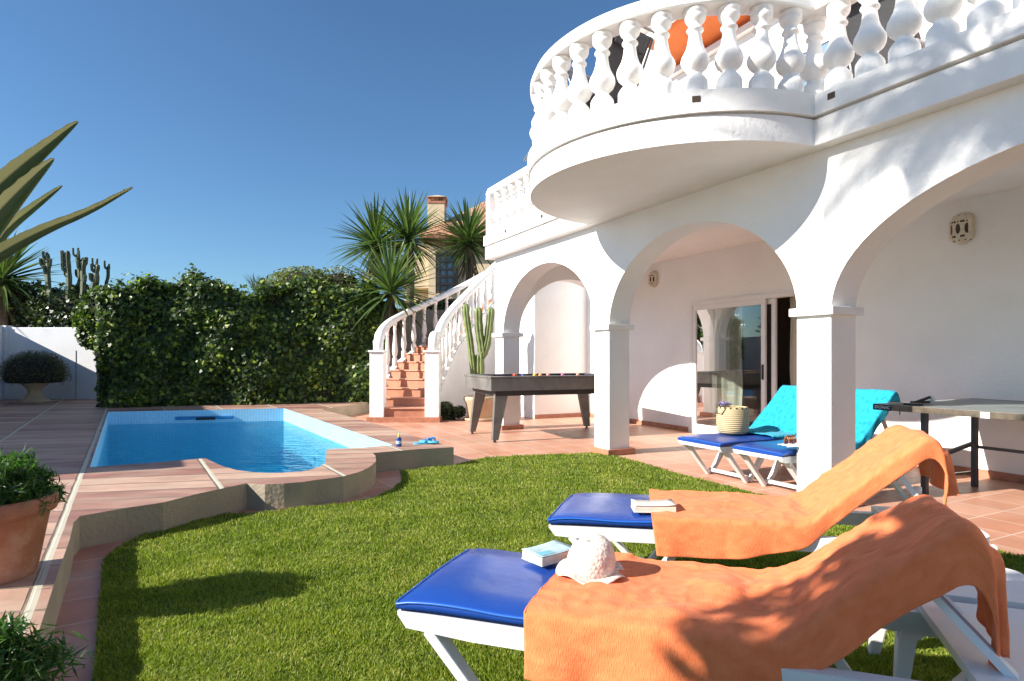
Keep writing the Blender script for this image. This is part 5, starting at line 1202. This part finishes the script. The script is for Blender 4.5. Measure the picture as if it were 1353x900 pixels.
# hair claw on the turquoise towel
hq = at(1049,573,4.95); hc = thing('hair_claw', 'brown hair claw with a white scarf end on the turquoise towel by the pillar', 'hair clip', (hq[0]-.03, hq[1], ZM+.03), .4)
mb = MB()
for k in range(5): mb.tube([(-.04+.02*k,-.03,0),(-.04+.02*k,-.02,.05),(-.04+.02*k,0,.07),(-.04+.02*k,.02,.05),(-.04+.02*k,.03,0)], .006, 6)
mb.bar((-.05,0,.07),(.05,0,.07),.014); obj('claw', mb, plain('amber_tortoiseshell', (.22,.08,.03), .3, .4, 40), hc)
sc_ = thing('scarf', 'thin pale scarf crumpled beside the hair claw on the lounger', 'scarf', (hq[0]+.0, hq[1]-.06, ZM+.026), .2); mb = MB()
rows = [[(-.14+.28*i/16, -.09+.15*j/8, .012+.014*mnoise.noise(Vector((i*.5,j*.6,2)))) for j in range(9)] for i in range(17)]; mb.grid(rows); obj('fabric', mb, plain('pale_pink_cloth', (.72,.62,.56), .9), sc_, solid=.003)
# sunscreen on the coping
sq = U(526.5,590.5,ZC); sn = thing('sunscreen_bottle', 'small blue sunscreen bottle with a yellow nozzle on the pool coping', 'bottle', (sq[0], sq[1]+.02, ZC))
M['bluepl'] = plain('blue_plastic', (.01,.05,.22), .3, .1, 30); M['yellow'] = plain('yellow_plastic', (.75,.42,.03), .35)
mb = MB(); mb.lathe([(.026,0),(.028,.005),(.028,.085),(.024,.095),(.012,.1)], 20, sx=1.05, sy=.7); obj('body', mb, M['bluepl'], sn)
mb = MB(); mb.lathe([(.0282,.03),(.0285,.032),(.0285,.06),(.0282,.062)], 20, sx=1.05, sy=.7, caps=False); obj('label_band', mb, plain('white_blue_label', (.35,.5,.7), .4, .6, 60), sn)
mb = MB(); mb.lathe([(.013,.1),(.013,.115),(.009,.12),(.006,.14),(.004,.142)], 14); obj('nozzle', mb, M['yellow'], sn)
# flip flops
M['ff'] = plain('turquoise_rubber', (.08,.42,.62), .5, .1, 12); M['ffs'] = plain('blue_rubber', (.02,.17,.45), .4)
for k, (px, py, rz, dz, lb) in enumerate(((560,587.5,18,0,'blue flip-flop lying flat on the pool coping beside the sunscreen'),(566,587.5,-25,.018,'second blue flip-flop, resting crosswise on top of the first'))):
    fq = U(px,py,ZC); ff = thing('flip_flop', lb, 'sandal', (fq[0], fq[1]+.06, ZC+dz), R(rz), 'blue flip-flops')
    sole = []
    for i in range(28):
        a = 2*math.pi*i/28; sole.append((.125*math.cos(a), (.047+.006*math.cos(a))*math.sin(a)*(1-.18*math.exp(-((math.cos(a)+.1)/.3)**2))))
    mb = MB(); mb.prism(sole, lambda p: (p[0],p[1],0), lambda p: (p[0],p[1],.017)); obj('sole', mb, M['ff'], ff, bevel=.004)
    mb = MB()
    for s_ in (-1,1): mb.tube([(-.01,s_*.044,.017),(.02,s_*.04,.05),(.06,s_*.02,.048),(.075,0,.03),(.078,0,.017)], .008, 6)
    obj('strap', mb, M['ffs'], ff)
# plastic side table between the two near loungers
def AP(x, y, z): return place(LA, x, y, z)
q = AP(1.72,.78,0); stb = thing('side_table', 'white plastic side table between the backrests of the two orange towels', 'side table', (q[0],q[1],0), LA.az)
mb = MB(); hw, hd_ = .235, .185; cp_ = []
for sx_, sy_, a0_ in ((1,-1,-90),(1,1,0),(-1,1,90),(-1,-1,180)):
    for k in range(6): a = R(a0_+90*k/5); cp_.append((sx_*(hw-.07)+.07*math.cos(a), sy_*(hd_-.07)+.07*math.sin(a)))
mb.prism(cp_, lambda p: (p[0],p[1],.352), lambda p: (p[0],p[1],.385), 35); obj('table_top', mb, M['plastic'], stb, fixn=True, bevel=.01)
for ax, hw2, oo in (('x',hw,hd_),('y',hd_,hw)):
    for sg in (-1,1):
        mb = MB(); ap_ = [(-hw2+.02,.351),(-hw2+.02,.22),(-hw2+.07,.22)]+[(-hw2+.07+(2*hw2-.14)*k/12, .22+.09*math.sin(math.pi*k/12)) for k in range(1,12)]+[(hw2-.07,.22),(hw2-.02,.22),(hw2-.02,.351)]
        if ax == 'x': mb.prism(ap_, lambda p: (p[0],sg*(oo-.03),p[1]), lambda p: (p[0],sg*(oo-.012),p[1]), 30)
        else: mb.prism(ap_, lambda p: (sg*(oo-.03),p[0],p[1]), lambda p: (sg*(oo-.012),p[0],p[1]), 30)
        obj('apron', mb, M['plastic'], stb, fixn=True)
for sx_ in (-1,1):
    for sy_ in (-1,1):
        mb = MB(); mb.bar((sx_*(hw-.045),sy_*(hd_-.045),.23),(sx_*(hw-.015),sy_*(hd_-.015),0),.055,.055,up=(1,0,0),w2=.035,h2=.035); obj('leg', mb, M['plastic'], stb, bevel=.006)
# bottles behind the near backrests
q = place(LB, 1.72, .42, ZM-.018); bt = thing('lotion_bottle', 'small white and gold lotion bottle behind the backrest of the second lounger', 'bottle', q)
mb = MB(); mb.lathe([(.024,0),(.026,.004),(.026,.075),(.018,.09),(.014,.095)], 18); obj('body', mb, plain('gold_green_label', (.5,.38,.06), .3, .7, 45), bt)
mb = MB(); mb.lathe([(.015,.095),(.02,.097),(.02,.125),(.016,.13)], 18); obj('cap', mb, M['white'], bt)
q = AP(1.60,.69,.387); jr = thing('cream_jar', 'small orange jar standing on the white plastic side table by the trailing towel', 'jar', q)
mb = MB(); mb.lathe([(.024,0),(.027,.003),(.027,.026),(.022,.03)], 22); obj('body', mb, plain('orange_plastic', (.75,.14,.02), .35), jr)
mb = MB(); mb.lathe([(.028,.026),(.029,.028),(.029,.04),(.026,.043)], 22); obj('lid', mb, plain('bright_orange_lid', (.85,.25,.04), .35), jr)

# ------------------------------------------------------------ recliners on the balcony
M['sling'] = plain('charcoal_mesh_sling', (.055,.055,.06), .7, .15, 80, .3, 200); M['tube'] = plain('grey_tube', (.25,.25,.26), .35, .1, metal=.7)
def recliner(label, t, s_, rz):
    x, y = W(s_, t); o = thing('reclining_chair', label, 'reclining chair', (x, y, 3.0), TH+rz, 'dark recliners on the upper terrace')
    # local: x forward, back leans to -x
    mb = MB(); rows = [[(-.12-.40*f+.03*math.sin(f*3), -.27+.54*j/6, .42+.80*f) for j in range(7)] for f in [i/10 for i in range(11)]]; mb.grid(rows); obj('backrest', mb, M['sling'], o, solid=.012)
    mb = MB(); rows = [[(-.12+.55*f, -.27+.54*j/6, .42+.06*f-.03*math.sin(f*3)) for j in range(7)] for f in [i/6 for i in range(7)]]; mb.grid(rows); obj('seat', mb, M['sling'], o, solid=.012)
    mb = MB(); rows = [[(.43+.3*f, -.25+.5*j/6, .48-.22*f) for j in range(7)] for f in [i/4 for i in range(5)]]; mb.grid(rows); obj('footrest', mb, M['sling'], o, solid=.012)
    mb = MB()
    for s2 in (-.29,.29):
        mb.tube([(-.55,s2,1.26),(-.12,s2,.42),(.43,s2,.48),(.74,s2,.25)], .013, 8); mb.tube([(-.4,s2,0.01),(.2,s2,.62)], .012, 8); mb.tube([(.45,s2,0.01),(-.2,s2,.62)], .012, 8); mb.tube([(-.28,s2,.62),(.25,s2,.64)], .016, 8)
    mb.tube([(-.55,-.29,1.26),(-.55,.29,1.26)], .013, 8); mb.tube([(-.4,-.29,.02),(-.4,.29,.02)], .012, 8); mb.tube([(.45,-.29,.02),(.45,.29,.02)], .012, 8)
    obj('tubular_frame', mb, M['tube'], o)
    mb = MB(); mb.box((-.50,0,1.12), (.05,.4,.16), 0, Matrix.Rotation(-.45,4,'Y')); obj('head_cushion', mb, M['sling'], o, bevel=.02)
    return o
recliner('dark recliner seen between the third and fourth balcony balusters from the left', -.4, 2.05, R(-80))
recliner('tall dark recliner behind the middle of the round balcony railing', -.75, 2.05, R(100))
recliner('dark recliner behind the straight railing right of the round balcony', 1.0, .08, R(0))

# ------------------------------------------------------------ trees standing behind and left of the camera; only their shadows fall in view
def palm(label, x, y, zh, n=16, L_=2.0, leaflets=34):
    o = thing('palm_tree', label, 'palm tree', (x, y-3, 0), 0); mb = MB(); CT = Vector((0,3,zh)); mb.tube([(0,0,0),(-.3,.8,zh*.35),(-.2,1.9,zh*.7),CT], [.2,.17,.15,.13], 10); obj('trunk', mb, M['bark'], o)
    mb = MB()
    for i in range(n):
        a = 2*math.pi*i/n+random.uniform(-.2,.2); e = random.uniform(-.1,1.0); d = Vector((math.cos(a)*math.cos(e), math.sin(a)*math.cos(e), math.sin(e)))
        pts = [CT+d*L_*f+Vector((0,0,-.55*L_*f*f)) for f in [k/8 for k in range(9)]]; mb.tube(pts, [.02-.002*k for k in range(9)], 5)
        for k in range(leaflets):
            f = .15+.85*k/leaflets; j = min(7, int(f*8)); p = pts[j].lerp(pts[j+1], f*8-j); dd_ = (pts[j+1]-pts[j]).normalized(); side = dd_.cross(Vector((0,0,1))).normalized()
            for s_ in (-1,1): sword(mb, p, side*s_+dd_*.7+Vector((0,0,-.15)), .42*(1-.5*abs(f-.5)), .03, .25, 3)
    obj('fronds', mb, M['yucca'], o); return o
tgt = Vector((2.85,3.5,2.75)); L_ = 6.4; c_ = tgt+TOSUN*L_/math.hypot(TOSUN.x,TOSUN.y)
palm('tall palm standing left of the photographer', c_.x, c_.y, c_.z, 20, 1.75)
tgt = Vector((1.33,1.08,.42)); c_ = tgt+TOSUN*4.0/math.hypot(TOSUN.x,TOSUN.y)  # unseen tree added to throw shade over the nearest lounger
bush('shade_tree', 'round bushy tree out of view on the left, added to shade the nearest lounger', 'tree', (c_.x, c_.y, c_.z), .95,.80,.80, 7000, M['bushdark'], .10, 'oval', lumps=12)

tgt = Vector((3.95,3.35,.3)); c_ = tgt+TOSUN*6.4/math.hypot(TOSUN.x,TOSUN.y)  # second unseen tree, added for broken shade on the right terrace
bush('shade_tree', 'taller loose leafed tree out of view, added to dapple the right end of the terrace', 'tree', (c_.x, c_.y, c_.z), .9,.95,.8, 1500, M['bushdark'], .13, 'oval', lumps=10, foot=(-.5,-4.2))
